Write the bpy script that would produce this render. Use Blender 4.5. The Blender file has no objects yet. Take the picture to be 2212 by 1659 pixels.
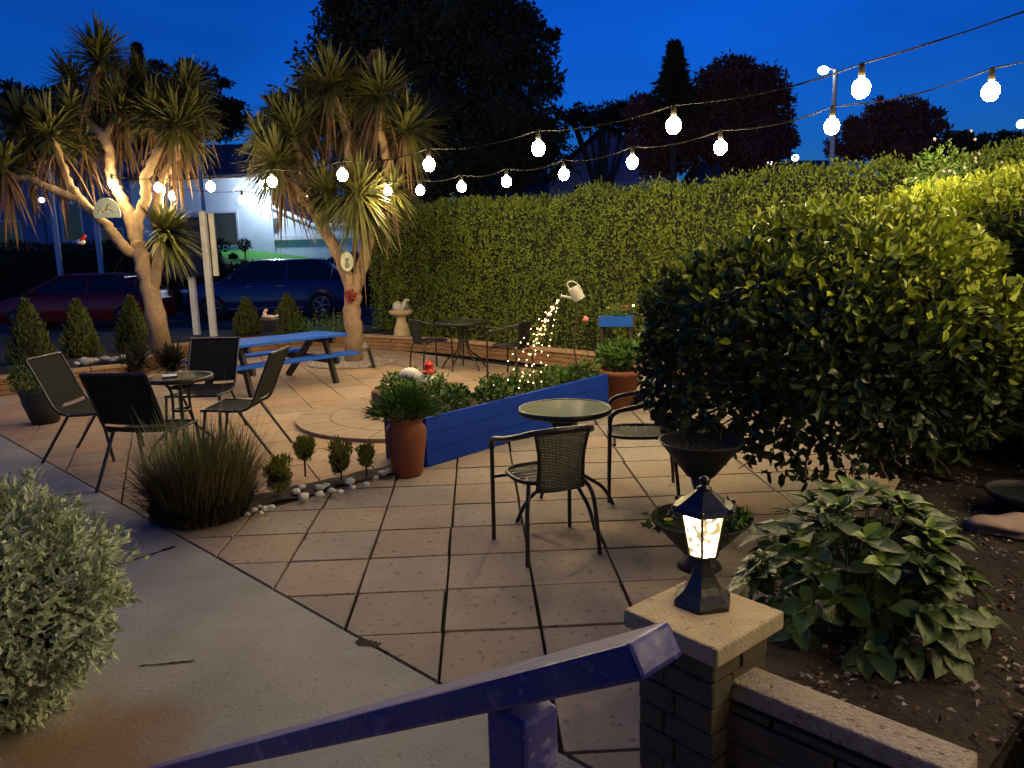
import bpy, bmesh, math, random
import numpy as np
from mathutils import Vector, Matrix, noise
R=math.radians
sc=bpy.context.scene
# ---------------- camera ----------------
cd=bpy.data.cameras.new('camera'); cd.sensor_width=36; cd.lens=36*1660/2212
cd.clip_end=2000; cd.clip_start=.02
cam=bpy.data.objects.new('camera',cd); sc.collection.objects.link(cam)
CM=(Matrix.Rotation(R(90-9.77),3,'X')@Matrix.Rotation(R(-1.5),3,'Z'))
CP=Vector((0,0,1.7))
cam.matrix_world=Matrix.Translation(CP)@CM.to_4x4()
sc.camera=cam
# ---------------- world: dusk sky ----------------
w=bpy.data.worlds.new("World"); sc.world=w; w.use_nodes=True
nt=w.node_tree; nt.nodes.clear()
sky=nt.nodes.new('ShaderNodeTexSky'); sky.sky_type='NISHITA'; sky.sun_disc=False
sky.sun_elevation=R(1.5); sky.sun_rotation=R(200); sky.ozone_density=6; sky.dust_density=.4; sky.air_density=1.0
tint=nt.nodes.new('ShaderNodeMix'); tint.data_type='RGBA'; tint.blend_type='MULTIPLY'; tint.inputs[0].default_value=1
tint.inputs[7].default_value=(.6,1.55,2.7,1)
tc=nt.nodes.new('ShaderNodeTexCoord'); mp=nt.nodes.new('ShaderNodeMapping'); mp.inputs['Scale'].default_value=(1,1,3.2)
nz=nt.nodes.new('ShaderNodeTexNoise'); nz.inputs['Scale'].default_value=2.2; nz.inputs['Detail'].default_value=3
cr=nt.nodes.new('ShaderNodeMapRange'); cr.inputs[1].default_value=.35; cr.inputs[2].default_value=.75; cr.inputs[3].default_value=.86; cr.inputs[4].default_value=1.3
mul=nt.nodes.new('ShaderNodeMix'); mul.data_type='RGBA'; mul.blend_type='MULTIPLY'; mul.inputs[0].default_value=1
bg=nt.nodes.new('ShaderNodeBackground'); bg.inputs[1].default_value=.15
out=nt.nodes.new('ShaderNodeOutputWorld')
L=nt.links.new
L(sky.outputs[0],tint.inputs[6]); L(tc.outputs['Generated'],mp.inputs[0]); L(mp.outputs[0],nz.inputs[0]); L(nz.outputs[0],cr.inputs[0])
L(tint.outputs[2],mul.inputs[6]); L(cr.outputs[0],mul.inputs[7]); L(mul.outputs[2],bg.inputs[0]); L(bg.outputs[0],out.inputs[0])
sc.view_settings.view_transform='Standard'; sc.view_settings.look='None'; sc.view_settings.gamma=1; sc.view_settings.exposure=.12
sc.cycles.sample_clamp_indirect=4; sc.cycles.max_bounces=5
BULB=410          # radiance of the festoon bulbs

# ---------------- helpers ----------------
rnd=random.Random(7); RG=np.random.default_rng(5)
def ray(x,y): return CM@Vector(((x-1106)/1660,-(y-829.5)/1660,-1))
def G(x,y,z=0):
    d=ray(x,y); return CP+d*((z-1.7)/d.z)
def At(x,y,Z): return CP+ray(x,y)*Z
V=Vector
MATS={}
def mat(name,col,rough=.7,metal=0,var=0,scale=8,col2=None,bump=0,bscale=None,spec=.4,rndattr=False,emit=None,es=0,trans=0,coat=0):
    if name in MATS: return MATS[name]
    m=bpy.data.materials.new(name); m.use_nodes=True; n=m.node_tree; b=n.nodes['Principled BSDF']
    b.inputs['Roughness'].default_value=rough; b.inputs['Metallic'].default_value=metal
    b.inputs['Specular IOR Level'].default_value=spec
    if coat: b.inputs['Coat Weight'].default_value=coat; b.inputs['Coat Roughness'].default_value=.08
    c=(*col,1); b.inputs['Base Color'].default_value=c
    l=n.links.new
    tcn=n.nodes.new('ShaderNodeTexCoord')
    if col2 or var:
        c2=(*(col2 or [x*(1-var) for x in col]),1)
        ns=n.nodes.new('ShaderNodeTexNoise'); ns.inputs['Scale'].default_value=scale; ns.inputs['Detail'].default_value=6; ns.inputs['Roughness'].default_value=.65
        l(tcn.outputs['Object'],ns.inputs[0])
        mr=n.nodes.new('ShaderNodeMapRange'); mr.inputs[1].default_value=.3; mr.inputs[2].default_value=.7; l(ns.outputs[0],mr.inputs[0])
        mx=n.nodes.new('ShaderNodeMix'); mx.data_type='RGBA'; mx.inputs[6].default_value=c; mx.inputs[7].default_value=c2
        if rndattr:
            at=n.nodes.new('ShaderNodeAttribute'); at.attribute_name='rnd'
            ad=n.nodes.new('ShaderNodeMath'); ad.operation='MULTIPLY_ADD'; ad.inputs[1].default_value=.5; l(mr.outputs[0],ad.inputs[0])
            ml=n.nodes.new('ShaderNodeMath'); ml.operation='MULTIPLY'; ml.inputs[1].default_value=.5; l(at.outputs['Fac'],ml.inputs[0]); l(ml.outputs[0],ad.inputs[2])
            l(ad.outputs[0],mx.inputs[0])
        else: l(mr.outputs[0],mx.inputs[0])
        l(mx.outputs[2],b.inputs['Base Color'])
    if bump:
        nb=n.nodes.new('ShaderNodeTexNoise'); nb.inputs['Scale'].default_value=bscale or scale*6; nb.inputs['Detail'].default_value=4
        l(tcn.outputs['Object'],nb.inputs[0]); bp=n.nodes.new('ShaderNodeBump'); bp.inputs['Strength'].default_value=bump; bp.inputs['Distance'].default_value=.01
        l(nb.outputs[0],bp.inputs['Height']); l(bp.outputs[0],b.inputs['Normal'])
    if emit: b.inputs['Emission Color'].default_value=(*emit,1); b.inputs['Emission Strength'].default_value=es
    if trans: b.inputs['Transmission Weight'].default_value=trans
    MATS[name]=m; return m
class MB:
    def __init__(s): s.v=[]; s.f=[]; s.m=[]; s.sm=[]; s.r=[]
    def add(s,vs,fs,mi=0,smooth=False,r=None):
        o=len(s.v); s.v+= [tuple(v) for v in vs]
        for f in fs: s.f.append(tuple(i+o for i in f)); s.m.append(mi); s.sm.append(smooth); s.r.append(rnd.random() if r is None else r)
    def box(s,c,d,rot=None,mi=0,taper=1,bev=0):
        hx,hy,hz=d[0]/2,d[1]/2,d[2]/2; c=V(c); M=rot or Matrix.Identity(3)
        vs=[]
        for z,t in((-hz,1),(hz,taper)):
            for x,y in((-hx,-hy),(hx,-hy),(hx,hy),(-hx,hy)): vs.append(c+M@V((x*t,y*t,z)))
        s.add(vs,[(3,2,1,0),(4,5,6,7),(0,1,5,4),(1,2,6,5),(2,3,7,6),(3,0,4,7)],mi,r=rnd.random())
        return s
    def tube(s,pts,r,n=8,mi=0,caps=True,flat=1):
        pts=[V(p) for p in pts]; rs=r if isinstance(r,(list,tuple)) else [r]*len(pts)
        vs=[]; up=None
        for i,p in enumerate(pts):
            t=(pts[min(i+1,len(pts)-1)]-pts[max(i-1,0)])
            if t.length<1e-9: t=V((0,0,1))
            t.normalize()
            if up is None: up=V((0,0,1)) if abs(t.z)<.9 else V((1,0,0))
            a=t.cross(up); 
            if a.length<1e-6: a=t.cross(V((0,1,0)))
            a.normalize(); b=a.cross(t); up=b
            for k in range(n):
                an=2*math.pi*k/n; vs.append(p+(a*math.cos(an)+b*math.sin(an)*flat)*rs[i])
        fs=[]
        for i in range(len(pts)-1):
            for k in range(n): fs.append((i*n+k,i*n+(k+1)%n,(i+1)*n+(k+1)%n,(i+1)*n+k))
        s.add(vs,fs,mi,True,r=rnd.random())
        if caps:
            s.add(vs[:n],[tuple(range(n))][::-1],mi); s.add(vs[-n:],[tuple(range(n))],mi)
        return s
    def lathe(s,prof,c=(0,0,0),n=24,mi=0,smooth=True,M=None,ph=0,sx=1,sy=1):
        vs=[]; c=V(c); M=M or Matrix.Identity(3)
        for r,z in prof:
            for k in range(n):
                a=2*math.pi*k/n+ph; vs.append(c+M@V((r*math.cos(a)*sx,r*math.sin(a)*sy,z)))
        fs=[]
        for i in range(len(prof)-1):
            for k in range(n): fs.append((i*n+k,i*n+(k+1)%n,(i+1)*n+(k+1)%n,(i+1)*n+k))
        s.add(vs,fs,mi,smooth,r=rnd.random())
        return s
    def disc(s,c,r,n=24,mi=0,M=None):
        M=M or Matrix.Identity(3); c=V(c)
        s.add([c+M@V((r*math.cos(2*math.pi*k/n),r*math.sin(2*math.pi*k/n),0)) for k in range(n)],[tuple(range(n))],mi); return s
    def ball(s,c,r,sub=2,mi=0,sc_=(1,1,1),jit=0,M=None,ns=3):
        bm=bmesh.new(); bmesh.ops.create_icosphere(bm,subdivisions=sub,radius=1)
        M=M or Matrix.Identity(3); c=V(c); o=V((rnd.random()*50,rnd.random()*50,0)); vs=[]
        for v in bm.verts:
            k=1+(noise.noise(v.co*ns/2+o)*jit if jit else 0)
            vs.append(c+M@V((v.co.x*sc_[0]*r*k,v.co.y*sc_[1]*r*k,v.co.z*sc_[2]*r*k)))
        s.add(vs,[tuple(v.index for v in f.verts) for f in bm.faces],mi,True,r=rnd.random()); bm.free(); return s
    def prism(s,poly,z0,z1,mi=0,M=None,c=(0,0,0)):
        n=len(poly); M=M or Matrix.Identity(3); c=V(c)
        vs=[c+M@V((x,y,z0)) for x,y in poly]+[c+M@V((x,y,z1)) for x,y in poly]
        fs=[tuple(range(n))[::-1],tuple(range(n,2*n))]+[(i,(i+1)%n,n+(i+1)%n,n+i) for i in range(n)]
        s.add(vs,fs,mi,r=rnd.random()); return s
    def leaves(s,P,D,N,Ln,W,mi=0,fold=.25,big=False,oval=False):
        """P base, D direction, N approx normal: arrays (n,3); Ln,W arrays"""
        P=np.asarray(P,float);D=np.asarray(D,float);N=np.asarray(N,float);n=len(P)
        D/=np.linalg.norm(D,axis=1)[:,None]+1e-9
        S=np.cross(D,N); S/=np.linalg.norm(S,axis=1)[:,None]+1e-9; N=np.cross(S,D)
        Ln=np.broadcast_to(Ln,(n,))[:,None];W=np.broadcast_to(W,(n,))[:,None]
        if oval:
            q=np.stack([P,P+D*Ln*.28+S*W*.42+N*W*fold*.6,P+D*Ln*.68+S*W*.42+N*W*fold*.6,P+D*Ln-N*Ln*.1,P+D*Ln*.68-S*W*.42+N*W*fold*.6,P+D*Ln*.28-S*W*.42+N*W*fold*.6],1).reshape(-1,3)
            o=len(s.v); s.v+=list(map(tuple,q)); r=RG.random(n)
            for i in range(n):
                a=o+6*i; s.f.append((a,a+1,a+2,a+3)); s.f.append((a,a+3,a+4,a+5)); s.m+=[mi,mi]; s.sm+=[False,False]; s.r+=[r[i],r[i]]
        elif not big:
            q=np.stack([P,P+D*Ln*.45+S*W/2+N*W*fold,P+D*Ln-N*Ln*.08,P+D*Ln*.45-S*W/2+N*W*fold],1).reshape(-1,3)
            o=len(s.v); s.v+=list(map(tuple,q)); r=RG.random(n)
            for i in range(n):
                a=o+4*i; s.f.append((a,a+1,a+2)); s.f.append((a,a+2,a+3)); s.m+=[mi,mi]; s.sm+=[False,False]; s.r+=[r[i],r[i]]
        else:
            ws=((.14,.26),(.38,.46),(.64,.40),(.84,.20)); cols=[P]
            for t_,w_ in ws: cols.append(P+D*Ln*t_+S*W*w_+N*W*fold*(w_/.46)-N*Ln*.25*t_*t_)
            cols.append(P+D*Ln-N*Ln*.25)
            for t_,w_ in ws[::-1]: cols.append(P+D*Ln*t_-S*W*w_+N*W*fold*(w_/.46)-N*Ln*.25*t_*t_)
            for t_ in(.38,.7): cols.append(P+D*Ln*t_-N*Ln*.25*t_*t_)
            q=np.stack(cols,1).reshape(-1,3); o=len(s.v); s.v+=list(map(tuple,q)); r=RG.random(n)
            for i in range(n):
                a=o+12*i
                for t in((0,1,2,10),(10,2,3,11),(11,3,4,5),(5,6,7,11),(11,7,8,10),(10,8,9,0)): s.f.append(tuple(a+k for k in t)); s.m.append(mi); s.sm.append(True); s.r.append(r[i])
        return s
    def build(s,name,mats,parent=None,bevel=0):
        me=bpy.data.meshes.new(name)
        nv=len(s.v); me.vertices.add(nv); me.vertices.foreach_set('co',np.array(s.v,dtype=np.float32).ravel())
        ln=np.array([len(f) for f in s.f],dtype=np.int32); st=np.concatenate([[0],np.cumsum(ln)[:-1]]).astype(np.int32)
        me.loops.add(int(ln.sum())); me.loops.foreach_set('vertex_index',np.array([i for f in s.f for i in f],dtype=np.int32))
        me.polygons.add(len(ln)); me.polygons.foreach_set('loop_start',st); me.polygons.foreach_set('loop_total',ln)
        me.polygons.foreach_set('material_index',np.array(s.m,dtype=np.int32)); me.polygons.foreach_set('use_smooth',np.array(s.sm,dtype=bool))
        at=me.attributes.new('rnd','FLOAT','FACE'); at.data.foreach_set('value',np.array(s.r,dtype=np.float32))
        me.update(calc_edges=True); me.validate()
        for m in (mats if isinstance(mats,(list,tuple)) else [mats]): me.materials.append(m)
        o=bpy.data.objects.new(name,me); sc.collection.objects.link(o)
        if parent: o.parent=parent
        if bevel:
            bv=o.modifiers.new('bevel','BEVEL'); bv.width=bevel; bv.segments=2; bv.limit_method='ANGLE'
        return o
def tag(o,label=None,cat=None,group=None,kind=None):
    if label:o['label']=label
    if cat:o['category']=cat
    if group:o['group']=group
    if kind:o['kind']=kind
    return o
def thing(name,label,cat,loc=(0,0,0),rz=0,group=None):
    o=bpy.data.objects.new(name,None); sc.collection.objects.link(o); o.location=loc; o.rotation_euler=(0,0,rz)
    o.empty_display_size=.1
    return tag(o,label,cat,group)
def copy_thing(root,loc,rz,label=None,group=None):
    r=root.copy(); sc.collection.objects.link(r); r.location=loc; r.rotation_euler=(0,0,rz)
    if label:r['label']=label
    if group:r['group']=group
    for ch in list(root.children):
        c=ch.copy(); sc.collection.objects.link(c); c.parent=r
        for g in ch.children:
            d=g.copy(); sc.collection.objects.link(d); d.parent=c
    return r
def unit(n):
    v=RG.normal(size=(n,3)); return v/np.linalg.norm(v,axis=1)[:,None]
def rotz(a): return Matrix.Rotation(a,3,'Z')

# ---------------- materials ----------------
M_slab=mat('paving_slab',(.36,.315,.26),.85,var=.3,scale=3,col2=(.29,.235,.20),bump=.35,bscale=90,rndattr=True,spec=.25)
M_joint=mat('joint_grit',(.018,.015,.012),.95,var=.5,scale=30)
M_conc=mat('worn_concrete',(.37,.36,.32),.85,col2=(.25,.245,.22),scale=1.6,bump=.4,bscale=60,spec=.25)
M_soil=mat('dark_soil',(.025,.018,.013),.95,col2=(.045,.033,.024),scale=20,bump=1,bscale=50)
M_brick=mat('orange_stone',(.33,.18,.08),.85,col2=(.22,.12,.06),scale=5,bump=.5,bscale=40)
M_yel=mat('yellow_stone',(.46,.38,.25),.85,col2=(.36,.29,.19),scale=14,bump=.5,bscale=120)
M_dstone=mat('weathered_stone',(.11,.085,.055),.9,col2=(.06,.05,.035),scale=9,bump=.6,bscale=60)
M_black=mat('black_metal',(.015,.016,.017),.35,spec=.5,var=.3,scale=20)
M_rattan=mat('black_rattan',(.014,.014,.015),.45,var=.3,scale=60)
M_sling=mat('black_sling_fabric',(.016,.017,.017),.85,var=.35,scale=40,spec=.15)
M_blue=mat('blue_garden_paint',(.02,.11,.56),.75,spec=.15,col2=(.015,.085,.44),scale=6,bump=.2,bscale=60)
M_dblue=mat('deep_blue_paint',(.008,.055,.48),.7,spec=.2,col2=(.006,.042,.38),scale=4,bump=.3,bscale=30)
M_rail=mat('glossy_violet_paint',(.032,.034,.30),.38,col2=(.016,.016,.16),scale=7,bump=.18,bscale=28,spec=.4)
M_wood=mat('dark_stained_wood',(.05,.04,.03),.8,col2=(.03,.024,.02),scale=14)
M_terra=mat('terracotta',(.27,.085,.04),.75,col2=(.2,.065,.035),scale=7,bump=.2,bscale=40)
M_dpot=mat('dark_glazed_pot',(.028,.032,.036),.5,col2=(.018,.02,.022),scale=8)
M_white=mat('white_paint',(.75,.74,.72),.6,col2=(.62,.6,.57),scale=7)
M_peb=mat('white_pebble',(.62,.61,.6),.7,col2=(.45,.44,.42),scale=12,bump=.2)
M_hedge=mat('hedge_leaf',(.19,.22,.022),.5,col2=(.045,.105,.015),scale=1.1,rndattr=True,spec=.3)
M_core=mat('dark_foliage_fill',(.012,.014,.006),.95,var=.5,scale=9)  # near-black; the solid cores inside crowns use it to block light
M_litleaf=mat('lit_lime_leaf',(.50,.54,.05),.4,col2=(.17,.26,.03),scale=2,rndattr=True,spec=.4)  # lit copy of the bush leaf, bulb light put into the colour
M_bushl=mat('glossy_oval_leaf',(.055,.085,.018),.36,col2=(.02,.038,.010),scale=2,rndattr=True,spec=.45)  # shaded copy, darkened for the unlit front of bush and hedge
M_varieg=mat('variegated_leaf',(.74,.76,.52),.5,col2=(.13,.24,.12),scale=34,rndattr=True,spec=.3)
M_hyd=mat('hydrangea_leaf',(.075,.13,.02),.4,col2=(.025,.05,.014),scale=7,rndattr=True,spec=.35,bump=.3,bscale=60)
M_palm=mat('sword_leaf',(.17,.15,.04),.5,col2=(.045,.065,.022),scale=3,rndattr=True,spec=.3)
M_dead=mat('dead_sword_leaf',(.17,.10,.05),.8,col2=(.10,.055,.03),scale=3,rndattr=True)
M_bark=mat('corky_pale_bark',(.34,.23,.14),.9,col2=(.20,.13,.08),scale=14,bump=.9,bscale=26)
M_conif=mat('conifer_scale_leaf',(.10,.12,.022),.6,col2=(.05,.07,.016),scale=4,rndattr=True)
M_green=mat('soft_green_leaf',(.10,.19,.025),.5,col2=(.045,.09,.018),scale=5,rndattr=True)
M_grass=mat('dry_grass_blade',(.17,.15,.055),.7,col2=(.08,.055,.035),scale=5,rndattr=True)
M_tree=mat('night_tree_leaf',(.06,.05,.025),.7,col2=(.03,.03,.016),scale=1,rndattr=True,spec=.1)
M_rtree=mat('copper_tree_leaf',(.16,.06,.05),.7,col2=(.08,.035,.03),scale=1,rndattr=True,spec=.1)
M_trunk=mat('dark_trunk',(.05,.04,.03),.9,var=.4,scale=10)
M_bulb=mat('lit_bulb_glass',(1,.9,.7),.3,emit=(1.0,.76,.36),es=BULB)
M_sock=mat('rubber_socket',(.012,.011,.010),.9,spec=.1,var=.2,scale=30)
M_led=mat('lit_fairy_bead',(1,.9,.6),.3,emit=(1.0,.66,.25),es=26)
M_flower_p=mat('pink_petal',(.75,.22,.2),.6,var=.3,scale=30)
M_flower_o=mat('orange_petal',(.8,.35,.03),.6,var=.3,scale=30)
M_flower_y=mat('yellow_petal',(.8,.6,.05),.6,var=.3,scale=30)
M_flower_w=mat('white_petal',(.38,.33,.36),.6,var=.2,scale=30)
M_red=mat('red_gloss',(.6,.03,.02),.4,var=.3,scale=20)

# ================= SETTING =================
def clip(poly,a,b):   # keep the left side of a->b
    o=[]; n=len(poly)
    def sd(p): return (b[0]-a[0])*(p[1]-a[1])-(b[1]-a[1])*(p[0]-a[0])
    for i in range(n):
        p,q=poly[i],poly[(i+1)%n]; s,t=sd(p),sd(q)
        if s>=0:o.append(p)
        if s*t<0:
            k=s/(s-t); o.append((p[0]+k*(q[0]-p[0]),p[1]+k*(q[1]-p[1])))
    return o
def area(p): return abs(sum(p[i][0]*p[(i+1)%len(p)][1]-p[(i+1)%len(p)][0]*p[i][1] for i in range(len(p))))/2
PA,PB=(-9.5,11.85),(1.7,.87)      # path edge line (left -> right)
SA,SB=(-2.126,4.653),(1.005,7.99)      # line between front and rear paving
g=MB(); g.add([(-600,-300,-.08),(600,-300,-.08),(600,1500,-.08),(-600,1500,-.08)],[(0,1,2,3)])
tag(g.build('ground',mat('night_ground',(.03,.032,.03),.95,var=.4,scale=.5)),kind='structure')
g=MB(); g.add([(-60,17.2,-.05),(60,17.2,-.05),(60,25,-.05),(-60,25,-.05)],[(0,1,2,3)])
tag(g.build('road',mat('asphalt',(.05,.052,.055),.85,var=.3,scale=6,bump=.4)),kind='structure')
g=MB(); g.box((0,17.0,-.02),(120,.2,.14)); g.box((0,25.1,-.02),(120,.2,.14))
tag(g.build('kerb',mat('kerb_stone',(.2,.2,.19),.9,var=.3,scale=8)),kind='structure')
g=MB(); g.add([(-9.5,11.85-.02,-.035),(-9.5,20,-.035),(9,20,-.035),(9,-1,-.035),(3.6,-1,-.035)],[(0,4,3,2,1)])
tag(g.build('paving_bed',M_joint),kind='structure')
def paving(name,ang,org,s,gap,clips,rng,tint=None,zt=0):
    m=MB(); c,sn=math.cos(ang),math.sin(ang)
    for i in range(*rng[0]):
        for j in range(*rng[1]):
            gg=gap*(.6+.9*rnd.random())/2
            q=[(i*s+gg,j*s+gg),((i+1)*s-gg,j*s+gg),((i+1)*s-gg,(j+1)*s-gg),(i*s+gg,(j+1)*s-gg)]
            q=[(x+rnd.uniform(-.0035,.0035),y+rnd.uniform(-.0035,.0035)) for x,y in q]
            q=[(org[0]+x*c-y*sn,org[1]+x*sn+y*c) for x,y in q]
            for a,b in clips:
                q=clip(q,a,b)
                if len(q)<3: break
            if len(q)<3 or area(q)<.002: continue
            # keep clear of the raised beds and wall
            m.prism(q,-.03,zt+rnd.uniform(-.002,.002))
    return tag(m.build(name,tint or M_slab,bevel=.004),kind='structure')
TH=R(2.43)
paving('patio_paving',TH,(-.405,4.617),.452,.017,[(PB,PA)[::-1] and (PA,PB),(SB,SA)[::-1] and (SB,SA)],((-14,9),(-11,12)))
M_slab2=mat('reddish_paving',(.47,.36,.25),.85,col2=(.37,.26,.18),scale=2.5,bump=.35,bscale=80,rndattr=True,spec=.25)
# far edge of the rear paving = stone wall line
W1=[G(-60,860),G(277,824),G(365,775),G(690,746),G(950,762),G(1290,800),V((2.6,9.3,0)),V((3.6,7.4,0))]
paving('rear_paving',R(24),(0,8),.46,.012,[(PA,PB),(SA,SB),((W1[-1].x,W1[-1].y),(W1[4].x-2.3,W1[4].y+2.2))],((-26,16),(-16,22)),M_slab2,-.002)
paving('right_paving',TH,(-.405,4.617),.452,.017,[(SA,SB)[::-1],((0,0),(0,1))[::-1],((1.005,7.99),(9,7.99))[::-1]],((30,31),(0,1))) if False else None
# concrete path left of the joint
g=MB()
pth=[PA,PB,(1.7,-1),(-14,-1),(-14,14)]
pth=[(-9.5-.012,11.85-.012),(1.7-.012,.87-.012),(1.7,-1.5),(-16,-1.5),(-16,11.85)]
g.prism(pth,-.03,-.001)
path=tag(g.build('path',M_conc),kind='structure')
g=MB()
def strip(a,b,wd,z=.0025,mi=0):
    a,b=V(a),V(b); n=12; d=(b-a); s=V((-d.y,d.x,0)).normalized(); vs=[]
    for i in range(n+1):
        p=a+d*i/n; k=wd*(.4+.9*rnd.random())/2; o=s*rnd.uniform(-.004,.004); vs+= [V((p.x,p.y,z))+s*k+o,V((p.x,p.y,z))-s*k+o]
    g.add(vs,[(2*i,2*i+1,2*i+3,2*i+2) for i in range(n)],mi)
strip(G(380,1181),G(160,1250),.022); strip(G(350,1190),G(380,1181),.035); strip(G(205,1063),G(30,1080),.02); strip(G(820,1395),G(770,1385),.05); strip(G(300,1440),G(420,1428),.012)
tag(g.build('path_joints',M_joint),kind='structure')
# rusty stain worn into the concrete near the bush
n_=M_conc.node_tree; bs=n_.nodes['Principled BSDF']; src=bs.inputs['Base Color'].links[0].from_socket
tcx=n_.nodes.new('ShaderNodeTexCoord'); sp=G(190,1640); vm=n_.nodes.new('ShaderNodeVectorMath'); vm.operation='DISTANCE'; vm.inputs[1].default_value=(sp.x,sp.y,0)
nn=n_.nodes.new('ShaderNodeTexNoise'); nn.inputs['Scale'].default_value=5; nn.inputs['Detail'].default_value=6; md=n_.nodes.new('ShaderNodeMath'); md.operation='MULTIPLY_ADD'; md.inputs[1].default_value=.5
mr=n_.nodes.new('ShaderNodeMapRange'); mr.inputs[1].default_value=.42; mr.inputs[2].default_value=.70; mr.inputs[3].default_value=.85; mr.inputs[4].default_value=0
mx=n_.nodes.new('ShaderNodeMix'); mx.data_type='RGBA'; mx.inputs[7].default_value=(.25,.13,.06,1)
l=n_.links.new; l(tcx.outputs['Object'],vm.inputs[0]); l(tcx.outputs['Object'],nn.inputs[0]); l(nn.outputs[0],md.inputs[0]); l(vm.outputs['Value'],md.inputs[2]); l(md.outputs[0],mr.inputs[0]); l(mr.outputs[0],mx.inputs[0]); l(src,mx.inputs[6]); l(mx.outputs[2],bs.inputs['Base Color'])
def dirty(M,dark,thr=.60,sc1=22,amt=.75,sc2=1.3):
    n_=M.node_tree; l=n_.links.new; bs=n_.nodes['Principled BSDF']; src=bs.inputs['Base Color'].links[0].from_socket; t_=n_.nodes.new('ShaderNodeTexCoord')
    for sc_,lo,hi,am in((sc1,thr,thr+.07,amt),(sc1*4,thr+.02,thr+.08,amt*.8),(sc2,.45,.75,amt*.5)):
        a=n_.nodes.new('ShaderNodeTexNoise'); a.inputs['Scale'].default_value=sc_; a.inputs['Detail'].default_value=5; l(t_.outputs['Object'],a.inputs[0])
        r_=n_.nodes.new('ShaderNodeMapRange'); r_.inputs[1].default_value=lo; r_.inputs[2].default_value=hi; r_.inputs[4].default_value=am; l(a.outputs[0],r_.inputs[0])
        x_=n_.nodes.new('ShaderNodeMix'); x_.data_type='RGBA'; x_.inputs[7].default_value=(*dark,1); l(r_.outputs[0],x_.inputs[0]); l(src,x_.inputs[6]); src=x_.outputs[2]
    l(src,bs.inputs['Base Color'])
dirty(M_conc,(.12,.115,.10),thr=.63,sc1=34,amt=.6); dirty(M_slab,(.10,.08,.06),amt=.6); dirty(M_slab2,(.12,.08,.055),amt=.6); dirty(M_yel,(.12,.09,.06),thr=.62,sc1=40); dirty(M_rail,(.28,.26,.46),thr=.60,sc1=18,amt=.55,sc2=7)
# slab to slab tone: some buff, some pinkish, some grey
for M in(M_slab,M_slab2):
    n_=M.node_tree; l=n_.links.new; bs=n_.nodes['Principled BSDF']; src=bs.inputs['Base Color'].links[0].from_socket
    at=n_.nodes.new('ShaderNodeAttribute'); at.attribute_name='rnd'; rp=n_.nodes.new('ShaderNodeValToRGB'); e=rp.color_ramp; e.elements[0].color=(.94,.95,.96,1); e.elements[1].color=(1.12,1.08,1.0,1)
    for p_,c_ in((.25,(1.03,.98,.94,1)),(.5,(.85,.88,.88,1)),(.75,(1.1,1.0,.88,1))): q=e.elements.new(p_); q.color=c_
    x_=n_.nodes.new('ShaderNodeMix'); x_.data_type='RGBA'; x_.blend_type='MULTIPLY'; x_.inputs[0].default_value=1; l(at.outputs['Fac'],rp.inputs[0]); l(src,x_.inputs[6]); l(rp.outputs[0],x_.inputs[7]); l(x_.outputs[2],bs.inputs['Base Color'])
# raised paved circle
cc=V((-1.08,8.07,0)); g=MB()
def arc(a0,a1,r0,r1,z0,z1,mi):
    n=6; vs=[]
    for k in range(n+1):
        a=a0+(a1-a0)*k/n; c,s=math.cos(a),math.sin(a)
        vs+=[(cc.x+r0*c,cc.y+r0*s,z1),(cc.x+r1*c,cc.y+r1*s,z1),(cc.x+r1*c,cc.y+r1*s,z0),(cc.x+r0*c,cc.y+r0*s,z0)]
    fs=[]
    for k in range(n):
        o=4*k; fs+=[(o,o+1,o+5,o+4),(o+1,o+2,o+6,o+5),(o+3,o,o+4,o+7)]
    fs+=[(0,3,2,1),(4*n,4*n+1,4*n+2,4*n+3)]; g.add(vs,fs,mi)
for r0,r1,n in((.86,1.2,14),(.5,.85,9),(.0,.49,4)):
    for k in range(n):
        e=.006/max(r1,.3); arc(2*math.pi*k/n+e,2*math.pi*(k+1)/n-e,r0,r1,-.02,.035,0)
tag(g.build('paved_circle',mat('circle_paving',(.36,.27,.185),.85,col2=(.29,.21,.15),scale=3,bump=.3,bscale=80,rndattr=True),bevel=.008),kind='structure')
# gravel round the right palm
g=MB(); pr=G(762,785); 
for k in range(900):
    a=rnd.random()*6.28; r=.62*math.sqrt(rnd.random()); g.ball((pr.x+r*math.cos(a)*1.1,pr.y+r*math.sin(a),.01+.01*rnd.random()),.014+.012*rnd.random(),1)
tag(g.build('gravel',mat('pale_gravel',(.42,.37,.31),.9,col2=(.28,.23,.19),rndattr=True),),'pale gravel spread round the foot of the right cordyline','gravel',kind='stuff')
# soil beds
def bed(name,poly,z,h=.04,res=.12):
    bm=bmesh.new(); xs=[p[0] for p in poly]; ys=[p[1] for p in poly]
    m=MB(); m.prism(poly,-.03,z-.03)
    nx=int((max(xs)-min(xs))/res)+1; ny=int((max(ys)-min(ys))/res)+1
    for i in range(nx):
        for j in range(ny):
            q=[(min(xs)+(i+a)*res,min(ys)+(j+b)*res) for a,b in((0,0),(1,0),(1,1),(0,1))]
            for k in range(len(poly)):
                q=clip(q,poly[k],poly[(k+1)%len(poly)])
                if len(q)<3: break
            if len(q)<3: continue
            m.add([(x,y,z+h*noise.noise(V((x*5,y*5,0)))) for x,y in q],[tuple(range(len(q)))],0,True)
    bm.free(); return tag(m.build(name,M_soil),kind='structure')
SB_=[(.68,1.98),(1.0,1.53),(1.40,1.93),(2.9,3.3),(5.5,5.2),(5.2,6.6),(2.75,4.9),(2.25,4.25)]
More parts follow.
